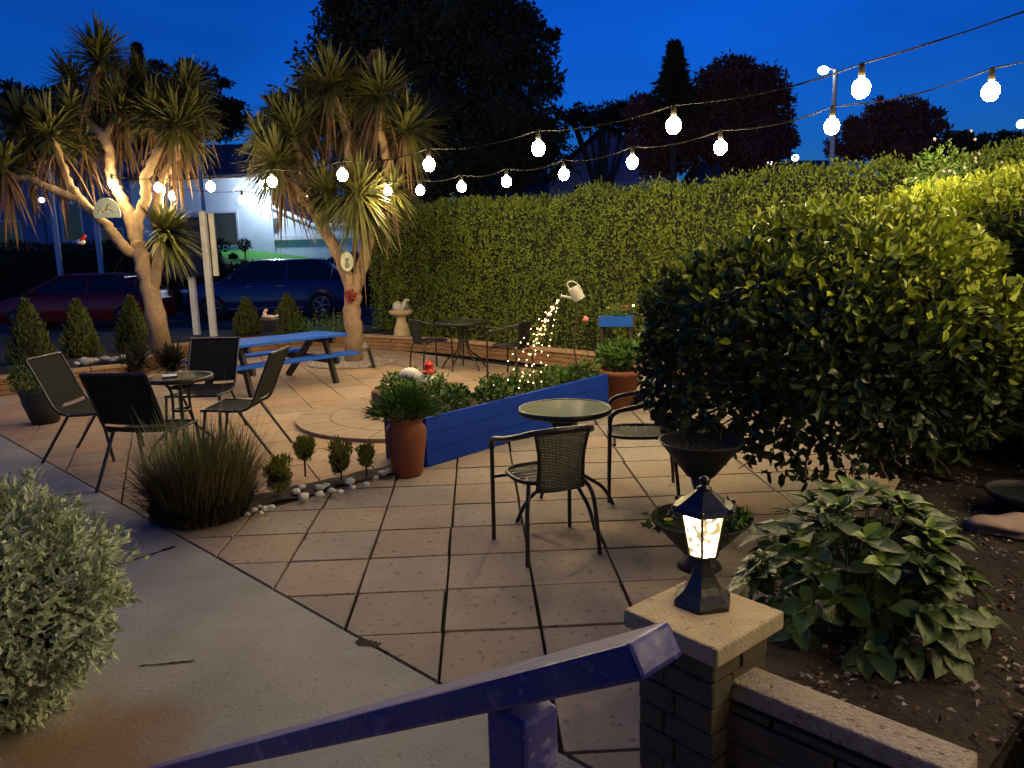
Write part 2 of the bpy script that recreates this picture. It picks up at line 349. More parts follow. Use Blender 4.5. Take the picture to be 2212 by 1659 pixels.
# convex pieces
bed('soil_bed',[(.57,2.04),(.65,1.85),(1.0,1.53),(1.40,1.93),(2.9,3.3),(2.5,4.2),(2.2,4.15)],.42)
bed('soil_bed',[(2.2,4.15),(2.9,3.3),(6.0,5.0),(5.0,7.0),(2.9,5.4)],.42,res=.2)
bed('soil_strip',[(-2.13,4.66),(-.90,5.87),(-.96,6.05),(-2.2,5.02)],.03,.02,.06)
fb=[(W1[i].x,W1[i].y) for i in range(len(W1))]
M_wbed=bed('flower_bed',[(-14,10.2),fb[0],fb[1],fb[2],(fb[2][0],16.8),(-14,16.8)],.2,res=.4)
bed('flower_bed',[fb[2],fb[3],(3,15.7),(3,16.8),(fb[2][0],16.8)],.2,res=.4)
# right concrete slab in the corner
c1,c2=V((1.42,1.92,0)),V((1.02,1.46,0))
g=MB(); g.prism([(1.03,1.45),(.99,1.40),(1.5,.8),(4,1.4),(4.5,3.2),(2.93,3.27),(1.43,1.91)],0,.47)
tag(g.build('side_path',mat('rough_concrete',(.21,.2,.185),.9,col2=(.14,.13,.12),scale=30,bump=.8,bscale=90)),kind='structure')
# chips of bark and stone on the soil
g=MB()
chP=[]
for k in range(9000):
    p=None
    a,b=rnd.random(),rnd.random(); x=.8+a*2.2; y=1.6+b*2.9
    if len(clip([(x,y),(x+.001,y),(x,y+.001)],(.68,1.98),(1.0,1.53)))<3 or len(clip([(x,y),(x+.001,y),(x,y+.001)],(1.0,1.53),(2.9,3.3)))<3 or len(clip([(x,y),(x+.001,y),(x,y+.001)],(2.2,4.15),(.68,1.98)))<3: continue
    if noise.noise(V((x*4,y*4,3)))+.5*noise.noise(V((x*11,y*11,3)))<rnd.uniform(-.55,.3): continue
    s=.003+.009*rnd.random()**3
    if rnd.random()<.45: chP.append((x,y,.435+.04*noise.noise(V((x*5,y*5,0))))); continue
    g.box((x,y,.43+.04*noise.noise(V((x*5,y*5,0)))),(s*2,s*1.2,s*.6),Matrix.Rotation(rnd.random()*6,3,'Z')@Matrix.Rotation(rnd.uniform(-.6,.6),3,'X'),mi=0 if rnd.random()<.7 else 1,taper=.7)
k_=len(chP); g.leaves(np.array(chP),unit(k_)*np.array([1,1,.25]),unit(k_)*.5+np.array([0,0,1]),.022*(.4+RG.random(k_)),.011,0); g.leaves(np.array(chP)[::4]+.01,unit(len(chP[::4]))*np.array([1,1,.3]),np.array([0,0,1.])+unit(len(chP[::4]))*.5,.028,.014,1)
tag(g.build('bark_chips',[mat('bark_chip',(.16,.10,.07),.9,col2=(.05,.035,.025),rndattr=True,scale=20),mat('pale_chip',(.4,.34,.3),.9,var=.4,rndattr=True)]),'scattered bark and stone chips on the dark soil','bark chips',kind='stuff')

# raised-bed wall
def wall_run(m,pts,h,th,course,mi=0,cope=True):
    for i in range(len(pts)-1):
        a,b=V((pts[i][0],pts[i][1],0)),V((pts[i+1][0],pts[i+1][1],0)); d=b-a; ln=d.length; ang=math.atan2(d.y,d.x); z=0; k=0
        while z<h-.01:
            hh=min(course,h-z); x=-(k%2)*.12; k+=1
            while x<ln:
                l=.22+.12*rnd.random(); x0=max(x,0); x1=min(x+l,ln)
                if x1-x0>.03:
                    c=a+d*((x0+x1)/2/ln); off=rotz(ang)@V((0,rnd.uniform(-.006,.006),0))
                    m.box(c+off+V((0,0,z+hh/2)),(x1-x0-.008,th,hh-.006),rotz(ang))
                x+=l
            z+=hh
m=MB(); wall_run(m,W1,.21,.14,.07); 
wl=thing('garden_wall','low orange stone wall edging the raised bed at the back of the patio','wall')
m.build('stone_course',M_brick,wl,bevel=.008)
m=MB()
for i in range(len(W1)-1):
    a,b=V(W1[i]),V(W1[i+1]); d=b-a; n=max(1,int(d.length/.45))
    for k in range(n):
        c=a+d*((k+.5)/n); m.box((c.x,c.y,.235),(d.length/n-.01,.19,.045),rotz(math.atan2(d.y,d.x)))
m.build('coping',mat('coping_stone',(.42,.27,.14),.85,col2=(.3,.19,.11),scale=6,bump=.4),wl,bevel=.008)

# ============ pier, coping wall, lantern ============
pr_=thing('gate_pier','square stone pier with pale flat cap carrying the lit lantern','pier',(G(1519,1318,.745).x,G(1519,1318,.745).y,0),R(40))
m=MB()
z=0;k=0
while z<.69:
    for a in range(4):
        Mz=rotz(a*math.pi/2); 
        for q in range(2):
            x=(-.06,.06)[q] if k%2 else (-.078,.042)[q]; wx=(.115,.115)[q] if k%2 else (.079,.151)[q]
            m.box(Mz@V((x,-.105+rnd.uniform(-.003,.003),z+.033)),(wx,.03,.066),Mz)
    z+=.07;k+=1
m.box((0,0,.345),(.195,.195,.69),mi=1); m.build('pier_body',[M_dstone,M_joint],pr_,bevel=.004)
m=MB(); m.box((0,0,.72),(.30,.30,.05)); m.build('pier_cap',M_yel,pr_,bevel=.007)
wl=thing('retaining_wall','low dark stone wall with pale speckled coping running from the lantern pier','wall')
a,b=V((.582,1.835,0)),V((.945,1.47,0)); d=b-a
m=MB(); wall_run(m,[(a.x-.03,a.y),(b.x-.03,b.y)],.55,.09,.075); m.build('wall_stones',M_dstone,wl,bevel=.004)
m=MB(); c=(a+b)/2; m.box((c.x,c.y,.58),(d.length+.02,.108,.05),rotz(math.atan2(d.y,d.x))); M_cop=mat('speckled_coping',(.46,.40,.32),.9,col2=(.30,.24,.19),scale=38,bump=.8,bscale=120); dirty(M_cop,(.07,.06,.05),thr=.60,sc1=55); m.build('coping',M_cop,wl,bevel=.006)

_q=G(1517,1300,.745)
ln=thing('lantern','lit black hexagonal pedestal lantern on the stone pier cap','lantern',(_q.x,_q.y,.745),R(12)); ln.scale=(1.13,1.13,1.07)
S=1.0
def hx(prof,mats,name,n=6,par=ln,ph=0,smooth=False,bev=0):
    m=MB(); m.lathe([(max(r,.0001)*S,z*S) for r,z in prof],n=n,smooth=smooth,ph=ph); return m.build(name,mats,par,bevel=bev)
M_lblk=mat('black_cast_metal',(.02,.02,.023),.35,spec=.6,var=.3,scale=30,bump=.2,bscale=60)
hx([(0,0),(.072,0),(.074,.01),(.069,.02),(.064,.024),(.049,.036),(.039,.052),(.029,.075),(.0235,.095),(.021,.115),(.02,.122),(0,.122)],M_lblk,'base')
hx([(0,.122),(.024,.122),(.032,.126),(.033,.131),(0,.131)],M_lblk,'collar')
M_lglass=mat('glowing_pebbled_glass',(1,.85,.6),.3,emit=(1,.72,.34),es=9)
# emission broken by the pebbled pattern of the pane
n_=M_lglass.node_tree; vo=n_.nodes.new('ShaderNodeTexVoronoi'); vo.inputs['Scale'].default_value=60; mr=n_.nodes.new('ShaderNodeMapRange'); mr.inputs[1].default_value=.15; mr.inputs[2].default_value=.62; mr.inputs[3].default_value=34; mr.inputs[4].default_value=.55
tcn=n_.nodes.new('ShaderNodeTexCoord'); n_.links.new(tcn.outputs['Object'],vo.inputs[0]); n_.links.new(vo.outputs['Distance'],mr.inputs[0]); n_.links.new(mr.outputs[0],n_.nodes['Principled BSDF'].inputs['Emission Strength'])
gl=[]
for k in range(6):
    m=MB(); a0=math.pi/3*k; a1=a0+math.pi/3; f=.12
    def P(a,b,t,r,z): p=V((math.cos(a)*r,math.sin(a)*r,z)); q=V((math.cos(b)*r,math.sin(b)*r,z)); return p.lerp(q,t)
    m.add([P(a0,a1,.07,.035,.132),P(a0,a1,.93,.035,.132),P(a0,a1,.93,.056,.252),P(a0,a1,.07,.056,.252)],[(0,1,2,3)]); m.build('pane',M_lglass,ln)
m=MB()
for k in range(6):
    a=math.pi/3*k; m.tube([(math.cos(a)*.036,math.sin(a)*.036,.13),(math.cos(a)*.058,math.sin(a)*.058,.254)],.0034,6)
m.build('glazing_bar',M_lblk,ln)
hx([(0,.254),(.060,.254),(.080,.247),(.083,.251),(.075,.258),(.055,.268),(.036,.283),(.022,.294),(.018,.298),(0,.298)],M_lblk,'roof')
hx([(0,.297),(.016,.298),(.018,.303),(.009,.308),(.007,.314),(.012,.320),(.013,.325),(.006,.331),(0,.333)],M_lblk,'finial',n=16,smooth=True)
for k in range(6):
    m=MB(); a=math.pi/3*k; m.ball((math.cos(a)*.076,math.sin(a)*.076,.259),.007,1); m.build('knob',M_lblk,ln)

# ============ handrail ============
E0=V((.153,.788,1.262)); L0=V((-1.267,2.322,0.0))
hr=thing('handrail','glossy violet blue wooden stair handrail on a post in the foreground','handrail')
ax=(L0-E0).normalized(); wd=ax.cross(V((0,0,1))).normalized(); hd=wd.cross(ax); 
if hd.z<0: hd=-hd
Mr=Matrix((ax,wd,hd)).transposed()
m=MB(); ln_=(L0-E0).length; m.box((E0+L0)/2,(ln_,.077,.042),Mr); m.build('rail',M_rail,hr,bevel=.006)
pp=None
for i in range(200):
    p=E0+ax*(i*.005); v=CM.transposed()@(p-CP); px=1106+v.x/-v.z*1660
    if px<1128: pp=p; break
rz=math.atan2(ax.y,ax.x)
m=MB(); m.box((pp.x,pp.y,(pp.z-.03)/2),(.075,.065,pp.z-.03),rotz(rz)); m.build('post',M_rail,hr,bevel=.006)

# ============ furniture ============
def smooth_path(pts,n=6):
    pts=[V(p) for p in pts]; o=[]
    for i in range(len(pts)-1):
        p0=pts[max(i-1,0)];p1=pts[i];p2=pts[i+1];p3=pts[min(i+2,len(pts)-1)]
        for k in range(n):
            t=k/n; o.append(.5*((2*p1)+(p2-p0)*t+(2*p0-5*p1+4*p2-p3)*t*t+(3*p1-p0-3*p2+p3)*t**3))
    o.append(pts[-1]); return o
def bistro_chair(label,group,loc,rz):
    t=thing('bistro_chair',label,'chair',loc,rz,group)
    r=.0125
    m=MB(); m.tube(smooth_path([(-.25,.20,.56),(-.255,.19,.60),(-.255,.14,.635),(-.252,0,.665),(-.232,-.14,.70),(-.175,-.24,.735),(-.085,-.28,.75),(0,-.292,.752),(.085,-.28,.75),(.175,-.24,.735),(.232,-.14,.70),(.252,0,.665),(.255,.14,.635),(.255,.19,.60),(.25,.20,.56)]),.0165,10); m.build('arm_rail',M_black,t)
    for s in(-1,1):
        m=MB(); m.tube([(s*.25,.20,.57),(s*.25,.205,.3),(s*.25,.21,0)],r,10); m.build('leg',M_black,t)
        m=MB(); m.tube(smooth_path([(s*.13,-.05,.425),(s*.165,-.16,.42),(s*.19,-.215,.37),(s*.205,-.235,.28),(s*.215,-.255,.1),(s*.22,-.26,0)],4),r,10); m.build('leg',M_black,t)
    m=MB(); m.tube([(-.25,.17,.40),(.25,.17,.40)],.010,8); m.build('cross_bar',M_black,t)
    # woven seat
    m=MB(); ring=[]; 
    for k in range(29):
        a=2*math.pi*k/28; c,s=math.cos(a),math.sin(a); f=.2/(abs(c)**3+abs(s)**3)**(1/3); ring.append((c*f,.01+s*f,.437))
    m.tube(ring,.013,8,caps=False)
    for k in range(34):
        x=-.19+.38*k/33; hl=.2*(1-abs(x/.2)**3)**(1/3) if abs(x)<.2 else 0
        m.tube([(x,.01-hl,.437),(x,.01,.428),(x,.01+hl,.437)],.0043,4,caps=False,flat=.6)
    for k in range(7):
        y=-.15+.32*k/6; hl=.2*(1-min(.99,abs((y-.01)/.2))**3)**(1/3); m.tube([(-hl,y,.437),(0,y,.426),(hl,y,.437)],.004,4,caps=False)
    m.build('seat',M_rattan,t)
    # woven back
    def bp(u,z): x=u*(.132+.028*abs((z-.57)/.17)**1.6*(1 if z>.57 else .25)); return V((x,-.262-.025*(1-(u*u))+(.03 if z<.5 else 0)*(.5-z)/.08*0,z)) + V((0,(.74-z)*.12,0))
    m=MB()
    for u in(-1,1): m.tube([bp(u,z) for z in np.linspace(.40,.745,9)],.010,8)
    m.tube([bp(u,.405) for u in np.linspace(-1,1,9)],.010,8)
    for k in range(38):
        z=.41+.33*k/37; m.tube([bp(u,z) for u in(-1,-.5,0,.5,1)],.0042,4,caps=False)
    for u in np.linspace(-.9,.9,13): m.tube([bp(u,z)+V((0,.003,0)) for z in np.linspace(.405,.745,5)],.003,4,caps=False)
    m.build('backrest',M_rattan,t)
    return t
def face(vec): return math.atan2(vec[1],vec[0])-math.pi/2
g1='black woven bistro chairs'
c0=bistro_chair('black woven bistro chair in the foreground, its back to the viewer beside the lantern',g1,(.175,4.29,0),face((-.165,.445)))
copy_thing(c0,(.88,5.25,0),face((-.97,.12)),'black woven bistro chair partly hidden behind the big rounded bush',g1)
copy_thing(c0,(-1.18,11.35,0),face((.45,.3)),'dim bistro chair left of the far round table by the hedge',g1)
copy_thing(c0,(-.02,10.55,0),face((-.75,.5)),'dim bistro chair right of the far round table by the hedge',g1)

def round_table(label,loc,r,z,mt,rz=0,nl=4,foot=.36,name='bistro_table'):
    t=thing(name,label,'table',loc,rz)
    m=MB(); m.lathe([(0,z+.004),(r-.012,z+.004),(r-.012,z)],n=64,smooth=False); m.build('table_top',mt,t)
    m=MB(); m.lathe([(r-.012,z-.004),(r-.012,z+.008),(r,z+.010),(r+.006,z),(r+.004,z-.022),(r-.008,z-.028),(r-.02,z-.02),(r-.012,z-.004)],n=64); m.build('rim',M_black,t)
    for k in range(nl):
        a=2*math.pi*k/nl+R(25); c,s=math.cos(a),math.sin(a)
        m=MB(); m.tube(smooth_path([(c*r*.62,s*r*.62,z-.012),(c*.12,s*.12,z-.05),(c*.075,s*.075,z-.12),(c*.07,s*.07,.42),(c*.10,s*.10,.27),(c*foot*.72,s*foot*.72,.15),(c*foot*.9,s*foot*.9,.07),(c*foot,s*foot,0)],5),.0125,8); m.build('leg',M_black,t)
    for zz in(.40,.60): m=MB(); m.lathe([(.068,zz),(.078,zz),(.078,zz+.02),(.068,zz+.02),(.068,zz)],n=20); m.build('ring',M_black,t)
    return t
M_gt=mat('frosted_glass_top',(.30,.33,.24),.12,spec=.8,col2=(.25,.28,.20),scale=6)
round_table('round bistro table with pale frosted glass top beside the blue planter',(.335,4.83,0),.295,.70,M_gt)
M_bt=mat('smoked_glass_top',(.03,.033,.036),.12,spec=.6,var=.3,scale=5)
round_table('far dark round table with curved legs by the hedge',(-.7,11.3,0),.40,.70,M_bt,nl=5,foot=.34)
round_table('dark round table with glossy top between the four black sling chairs',(-2.9,6.62,0),.28,.70,M_bt,nl=4,foot=.3)
# a folded blue leaflet on that table
m=MB(); m.box((0,0,.003),(.12,.16,.004),rotz(.4)); b=m.build('menu_card',mat('blue_card',(.05,.08,.35),.5,var=.3,scale=20)); b.location=(-2.98,6.62,.712); tag(b,'small blue card lying on the dark round table between the sling chairs','card')

def sling_chair(label,group,loc,rz):
    t=thing('sling_chair',label,'chair',loc,rz,group); w=.25
    m=MB()
    for s in(-1,1): m.tube(smooth_path([(s*w,-.40,.90),(s*w,-.30,.68),(s*w,-.22,.50),(s*w,-.16,.43),(s*w,-.05,.41),(s*w,.15,.42),(s*w,.24,.42)],4),.012,8)
    m.tube([(-w,-.40,.90),(w,-.40,.90)],.012,8); m.tube([(-w,.24,.42),(w,.24,.42)],.012,8); m.build('frame',M_black,t)
    for s in(-1,1):
        m=MB(); m.tube([(s*(w+.01),.20,.42),(s*(w+.015),.27,0)],.0135,8); m.build('leg',M_black,t)
        m=MB(); m.tube([(s*(w+.01),-.08,.42),(s*(w+.015),-.36,0)],.0135,8); m.build('leg',M_black,t)
    def sheet(ys):
        m=MB(); vs=[]; n=len(ys)
        for y,z in ys:
            for k in range(5):
                u=-1+k*.5; vs.append((u*(w-.005),y,z-.012*(1-u*u)))
        nv=len(vs)
        m.add(vs+[(x,y,z-.006) for x,y,z in vs],[(i*5+k,i*5+k+1,i*5+k+6,i*5+k+5) for i in range(n-1) for k in range(4)]+[(nv+i*5+k,nv+i*5+k+5,nv+i*5+k+6,nv+i*5+k+1) for i in range(n-1) for k in range(4)],0,True); return m
    sheet([(-.40,.905),(-.30,.685),(-.22,.505)]).build('backrest',M_sling,t)
    sheet([(-.2,.475),(-.15,.43),(-.05,.412),(.15,.422),(.25,.425)]).build('seat',M_sling,t)
    return t
g2='black sling chairs round the dark table'
s0=sling_chair('leftmost sling chair, its tall back towards the dark flower pot',g2,(-3.72,6.72,0),face((1,-.02)))
copy_thing(s0,(-2.83,5.88,0),face((.12,1)),'sling chair with its black back to the viewer behind the ornamental grass',g2)
copy_thing(s0,(-3.05,7.45,0),face((-.05,-1)),'sling chair facing the viewer in front of the picnic table',g2)
copy_thing(s0,(-2.43,6.72,0),face((-1,.02)),'sling chair seen side on at the right of the dark round table',g2)

# picnic table
zt,zb=.66,.39
f0,f1=G(502,748,zt),G(744,720,zt); b0,b1=G(490,798,zb),G(783,759,zb)
u=((f1-f0).normalized()+(b1-b0).normalized()).normalized(); pn=V((-u.y,u.x,0)); mid=(f0+f1)/2
pc=thing('picnic_table','blue painted wooden picnic table with attached benches under the cordylines','picnic table',(mid.x,mid.y,0),math.atan2(u.y,u.x))
def plank(name,n,y0,wd,z,Lx,x0=0):
    m=MB()
    for k in range(n): m.box((x0,y0+wd*(k+.5),z-.018),(Lx,wd-.012,.036))
    m.build(name,M_blue,pc,bevel=.004)
Lx=(f1-f0).length+.08; plank('table_top',5,0,.135,zt,Lx)
bl=(b0+b1)/2-mid; by=bl.dot(pn); bx=bl.dot(u); BL=(b1-b0).length
plank('bench',2,by,.13,zb,BL,bx*.6); plank('bench',2,1.0,.13,zb,Lx,0)
for x in(-Lx*.36,Lx*.36):
    for (ya,za,yb,zbb) in((.20,zt-.04,by+.02,0),(.48,zt-.04,1.2,0)):
        m=MB(); d=V((0,yb-ya,zbb-za)); c=V((x,(ya+yb)/2,(za+zbb)/2)); m.box(c,(.045,.09,d.length),Matrix.Rotation(math.atan2(-d.y,d.z)+math.pi,3,'X')); m.build('leg',M_wood,pc)
    m=MB(); m.box((x+.045,(by+1.26)/2,zb-.085),(.045,1.26-by,.09)); m.build('cross_beam',M_wood,pc)
    m=MB(); m.box((x+.045,.34,zt-.08),(.045,.6,.08)); m.build('cross_beam',M_wood,pc)
# bowl of driftwood on the picnic table
P0=G(585,716,zt+.005)
t=thing('table_planter','small dark pot holding a pale carved figure on the picnic table','plant pot',P0)
m=MB(); m.lathe([(0,0),(.09,0),(.12,.16),(.13,.165),(.13,.18),(.115,.18),(.105,.15),(0,.15)]); m.build('pot',M_dpot,t)
m=MB(); m.ball((-.02,0,.21),.05,2,sc_=(1.9,.8,.6),jit=.5); m.tube(smooth_path([(-.05,0,.2),(-.07,0,.27),(-.03,0,.31)]),[.03]*6+[.022]*7,8); m.tube([(.03,0,.2),(.12,.02,.225)],.018,6); m.build('carved_figure',mat('pale_resin',(.6,.42,.36),.7,var=.3,scale=20),t)

# ============ planters ============
A,B=V((-.709,6.004,0)),V((1.005,7.992,0)); d=B-A; ln_=d.length; an=math.atan2(d.y,d.x)
pt=thing('raised_planter','long deep blue timber planter full of marigolds and herbs','planter',A,an)
for k in range(3):
    m=MB(); m.box((ln_/2,.0,.07+.136*k),(ln_,.03,.132)); m.build('front_board',M_dblue,pt,bevel=.003)
m=MB(); m.box((ln_/2,.48,.2),(ln_,.03,.40)); m.build('back_board',M_wood,pt)
for x in(.0,ln_): m=MB(); m.box((x+(.0151 if x==0 else -.0151),.24,.2),(.03,.449,.40)); m.build('end_board',M_dblue,pt)
m=MB(); m.add([(.03,.02,.35),(ln_-.03,.02,.35),(ln_-.03,.46,.35),(.03,.46,.35)],[(0,1,2,3)]); m.build('soil_fill',M_soil,pt)
def Rl(x,y,z): return A+rotz(an)@V((x,y,z))
def leafball(m,c,r,n,Ln,W,mi=0,up=.3,shell=.5,flat=1.0,big=False,scl=(1,1,1),zmin=-9):
    c=np.array(c); D=unit(n); rad=r*(shell+(1-shell)*RG.random(n)**.5)
    P=c+D*rad[:,None]*np.array(scl)*np.array([1,1,flat]); k=P[:,2]>zmin; P=P[k]; D=D[k]; n=len(P)
    if n==0: return
    Dl=D*.6+unit(n)*.7+np.array([0,0,up]); N=D+unit(n)*.5+np.array([0,0,.3])
    m.leaves(P,Dl,N,Ln*(.6+.7*RG.random(n)),W*(.6+.7*RG.random(n)),mi,big=big)
k=0
herbs=[(x,rnd.uniform(.12,.38),rnd.uniform(.08,.15)) for x in np.arange(.12,ln_-.05,.16)]
for x,y,r in herbs:
    p=Rl(x,y,.38); k+=1
    t=thing('bedding_plant','low leafy bedding plant in the long blue planter','plant',p,0,'bedding plants in the long blue planter')
    m=MB(); leafball(m,(0,0,.04),r*1.1,170,.055,.035,up=.4,shell=.2); 
    for q in range(5): m.tube([(0,0,-.04),(rnd.uniform(-r,r)*.7,rnd.uniform(-r,r)*.7,.08)],.003,4)
    m.build('leaves',M_green,t)
def flower(m,c,r,mi=0,n=9,M=None):
    c=V(c)
    for k in range(n):
        a=k*2*math.pi/n; d=V((math.cos(a),math.sin(a),.35)); s=V((-math.sin(a),math.cos(a),0))
        m.add([c,c+d*r*.6+s*r*.35,c+d*r,c+d*r*.6-s*r*.35],[(0,1,2,3)],mi)
    m.ball(c+V((0,0,.1*r)),r*.3,1,mi)
def mari(px,py,Z,mt,col,r=.045):
    p=At(px,py,Z); t=thing('marigold',f'{col} marigold bloom among the leaves of the blue planter','flower',p)
    m=MB(); 
    for q in range(3): flower(m,(0,0,.008*q),r*(1-.2*q))
    m.build('bloom',mt,t); m=MB(); m.tube([(0,0,0),(.01,0,-.14)],.004,5); m.build('stem',M_green,t)
mari(1046,840,7.3,M_flower_y,'yellow',.05); mari(985,856,6.8,M_flower_o,'orange',.045)
# round log planter in the paved circle
c=V((-1.05,8.17,.035))
t=thing('round_planter','round stone tub of flowers in the middle of the paved circle','planter',c)
m=MB()
for k in range(18):
    a=2*math.pi*k/18; h=.22+.05*rnd.random(); m.box((math.cos(a)*.42,math.sin(a)*.42,h/2),(.09,.135,h),rotz(a))
m.build('stone_ring',mat('brown_stone',(.17,.10,.06),.9,col2=(.1,.06,.04),scale=8,bump=.6),t,bevel=.02)
m=MB(); m.disc((0,0,.2),.4); m.build('soil_fill',M_soil,t)
for k in range(7):
    a=k*.9; p=c+V((.25*math.cos(a),.25*math.sin(a),.22)); tt=thing('bedding_plant','leafy green plant in the round stone tub','plant',p,0,'plants in the round stone tub')
    m=MB(); leafball(m,(0,0,.05),.13,130,.06,.035,up=.4,shell=.2); m.build('leaves',M_green,tt)
# lighthouse ornament
p=G(928,838,.27); t=thing('lighthouse_ornament','small red and white toy lighthouse standing in the round tub','garden ornament',p)
Mw=mat('ornament_white',(.75,.72,.7),.5,var=.1,scale=20)
m=MB(); m.lathe([(0,0),(.075,0),(.072,.045),(0,.045)]); m.build('base_band',M_red,t)
m=MB(); m.lathe([(.071,.045),(.056,.16),(0,.16)]); m.box((0,-.066,.10),(.016,.01,.022),mi=1); m.build('tower',[Mw,M_dpot],t)
m=MB(); m.lathe([(0,.16),(.068,.16),(.07,.185),(.05,.19),(.047,.24),(.055,.245),(.052,.262),(.03,.285),(.012,.30),(.01,.315),(0,.318)]); m.build('lamp_room',M_red,t)
# white/blue figure
p=G(892,838,.26); t=thing('boat_ornament','white rounded ornament with a dark blue knob leaning in the round tub','garden ornament',p)
m=MB(); m.tube(smooth_path([(.10,0,0),(.07,0,.09),(.0,0,.155),(-.07,0,.16),(-.11,0,.13)],5),[.05,.058,.062,.066,.068,.07,.07,.07,.07,.07,.068,.066,.064,.062,.06,.057,.054,.05,.045,.04,.03],14); m.build('hull',Mw,t)
m=MB(); m.ball((-.13,0,.10),.05,3); m.build('knob',mat('navy_gloss',(.02,.03,.16),.4,var=.2,scale=10),t)
# wooden stub post
m=MB(); m.lathe([(0,0),(.062,0),(.06,.2),(.055,.215),(0,.22)],n=14); p=m.build('wooden_stump',mat('grey_post',(.13,.12,.11),.9,var=.4,scale=20,bump=.5)); p.location=Rl(.9,.55,.25); tag(p,'short weathered round wooden post behind the blue planter','post')
# pots
def pot(name,label,loc,prof,mt,cat='plant pot',group=None):
    t=thing(name,label,cat,loc,0,group); m=MB(); m.lathe(prof,n=40); m.build('pot_body',mt,t); return t
p=G(877,1036); p=V((p.x,p.y+.13,0))
t=pot('terracotta_pot','tall shouldered terracotta pot at the near end of the blue planter',p,[(0,0),(.105,0),(.115,.02),(.15,.25),(.160,.34),(.150,.385),(.125,.41),(.128,.43),(.14,.44),(.14,.455),(.12,.455),(.11,.42),(0,.41)],M_terra)
m=MB(); n=1300
D=unit(n); D[:,2]=np.abs(D[:,2])*.75-.12; P=np.array([0,0,.50])+D*(.08+.17*RG.random(n))[:,None]
m.leaves(P,D+unit(n)*.35+np.array([0,0,.35]),D+unit(n)*.6,.09*(.6+.7*RG.random(n)),.017)
for q in range(14): m.tube([(0,0,.42),(rnd.uniform(-.15,.15),rnd.uniform(-.15,.15),.6)],.004,4)
m.build('leaves',M_green,t)
p=G(1345,886); p=V((p.x,p.y+.14,0))
t=pot('terracotta_pot','tapered terracotta pot at the far end of the blue planter',p,[(0,0),(.13,0),(.14,.01),(.195,.36),(.215,.36),(.22,.42),(.195,.42),(.185,.37),(0,.36)],M_terra)
m=MB(); 
for a in range(16):
    an_=a*2.4; r=.17*math.sqrt(a/16); leafball(m,(r*math.cos(an_),r*math.sin(an_),.52+rnd.random()*.08),.1,75,.095,.05,up=.6,shell=.1)
m.build('leaves',M_green,t)
# two tier bowl planter
t=thing('tiered_planter','two dark bowls one above the other on a stem behind the lantern','planter',(.985,3.92,0))
def bowl(r,z,h,name):
    m=MB(); m.lathe([(0,z-h),(r*.35,z-h),(r*.62,z-h*.6),(r*.9,z-h*.18),(r,z-.008),(r+.008,z),(r-.006,z),(r*.88,z-h*.14),(0,z-h*.16)],n=48); m.build(name,M_dpot,t)
bowl(.215,.70,.19,'bowl'); bowl(.26,.275,.19,'bowl')
m=MB(); m.lathe([(0,0),(.12,0),(.1,.03),(.07,.06),(.06,.09),(.0,.09)],n=20); m.lathe([(.03,.2),(.028,.4),(.06,.515),(0,.515)],n=20); m.build('stem',M_dpot,t)
m=MB()
leafball(m,(.09,0,.28),.17,300,.05,.03,flat=.35,shell=.1); leafball(m,(-.22,-.02,.27),.07,40,.05,.03,flat=.6); m.build('leaves',M_green,t)
m=MB(); leafball(m,(0,0,.675),.15,240,.03,.006,flat=.25,shell=.1,up=.8); m.build('dry_moss',M_core,t)
for q in((-.19,-.10,.30),(-.11,-.20,.29),(.12,-.12,.33)):
    m=MB(); flower(m,q,.026,n=7); m.build('flower',M_flower_y,t)
# dark pot left
p=G(85,918); p=V((p.x,p.y+.12,0))
t=pot('flower_pot','dark glazed pot with a bushy plant at the left edge of the patio',p,[(0,0),(.13,0),(.2,.22),(.215,.33),(.225,.34),(.22,.36),(.19,.36),(.18,.3),(0,.3)],M_dpot)
m=MB(); leafball(m,(-.05,0,.48),.26,1100,.06,.022,up=.5,shell=.2,flat=.8); m.build('leaves',M_green,t)
# ornamental grass clump
gc=V((-2.08,4.93,.02))
t=thing('ornamental_grass','dark tussock of tall ornamental grass at the corner of the soil strip','plant',gc)
def blades(m,n,r0,h,spread,wd,droop,mi=0,zmin=.15):
    for k in range(n):
        a=rnd.random()*6.283; r=r0*math.sqrt(rnd.random()); b=V((r*math.cos(a),r*math.sin(a),0)); a2=a+rnd.uniform(-1.5,1.5)
        d=V((math.cos(a2),math.sin(a2),0)); H=h*(.5+.5*rnd.random()); sp=spread*rnd.random()**.8; dr=droop*rnd.random(); S=V((-d.y,d.x,0)); vs=[]
        for i in range(5):
            s=i/4; p=b+V((0,0,1))*H*(s-dr*s*s*.6)+d*sp*(s**1.3); wv=wd*(1-s)**.7*.5+.0004; tw=S*math.cos(s)+d*math.sin(s)*.4
            vs+=[p+tw*wv,p-tw*wv]
        m.add(vs,[(2*i,2*i+1,2*i+3,2*i+2) for i in range(4)],mi,r=rnd.random())
m=MB(); blades(m,2400,.27,.70,.34,.010,.7,0); blades(m,1500,.29,.40,.42,.008,1.2,1); blades(m,500,.2,.8,.3,.012,.9,2); m.build('blades',[M_grass,M_core,M_green],t)
m=MB(); blades(m,130,.15,1.0,.5,.007,.55); m.build('seed_stalks',mat('pale_seed_stalk',(.22,.19,.07),.8,var=.4,rndattr=True,col2=(.12,.11,.04)),t)
m=MB(); m.box((0,0,.06),(.11,.09,.13),rotz(.3)); b=m.build('edging_brick',mat('pink_brick',(.30,.15,.11),.9,var=.3,scale=20,bump=.5),bevel=.01); q=G(345,1128); b.location=(q.x,q.y,0); tag(b,'single pinkish edging brick at the left foot of the ornamental grass','brick')
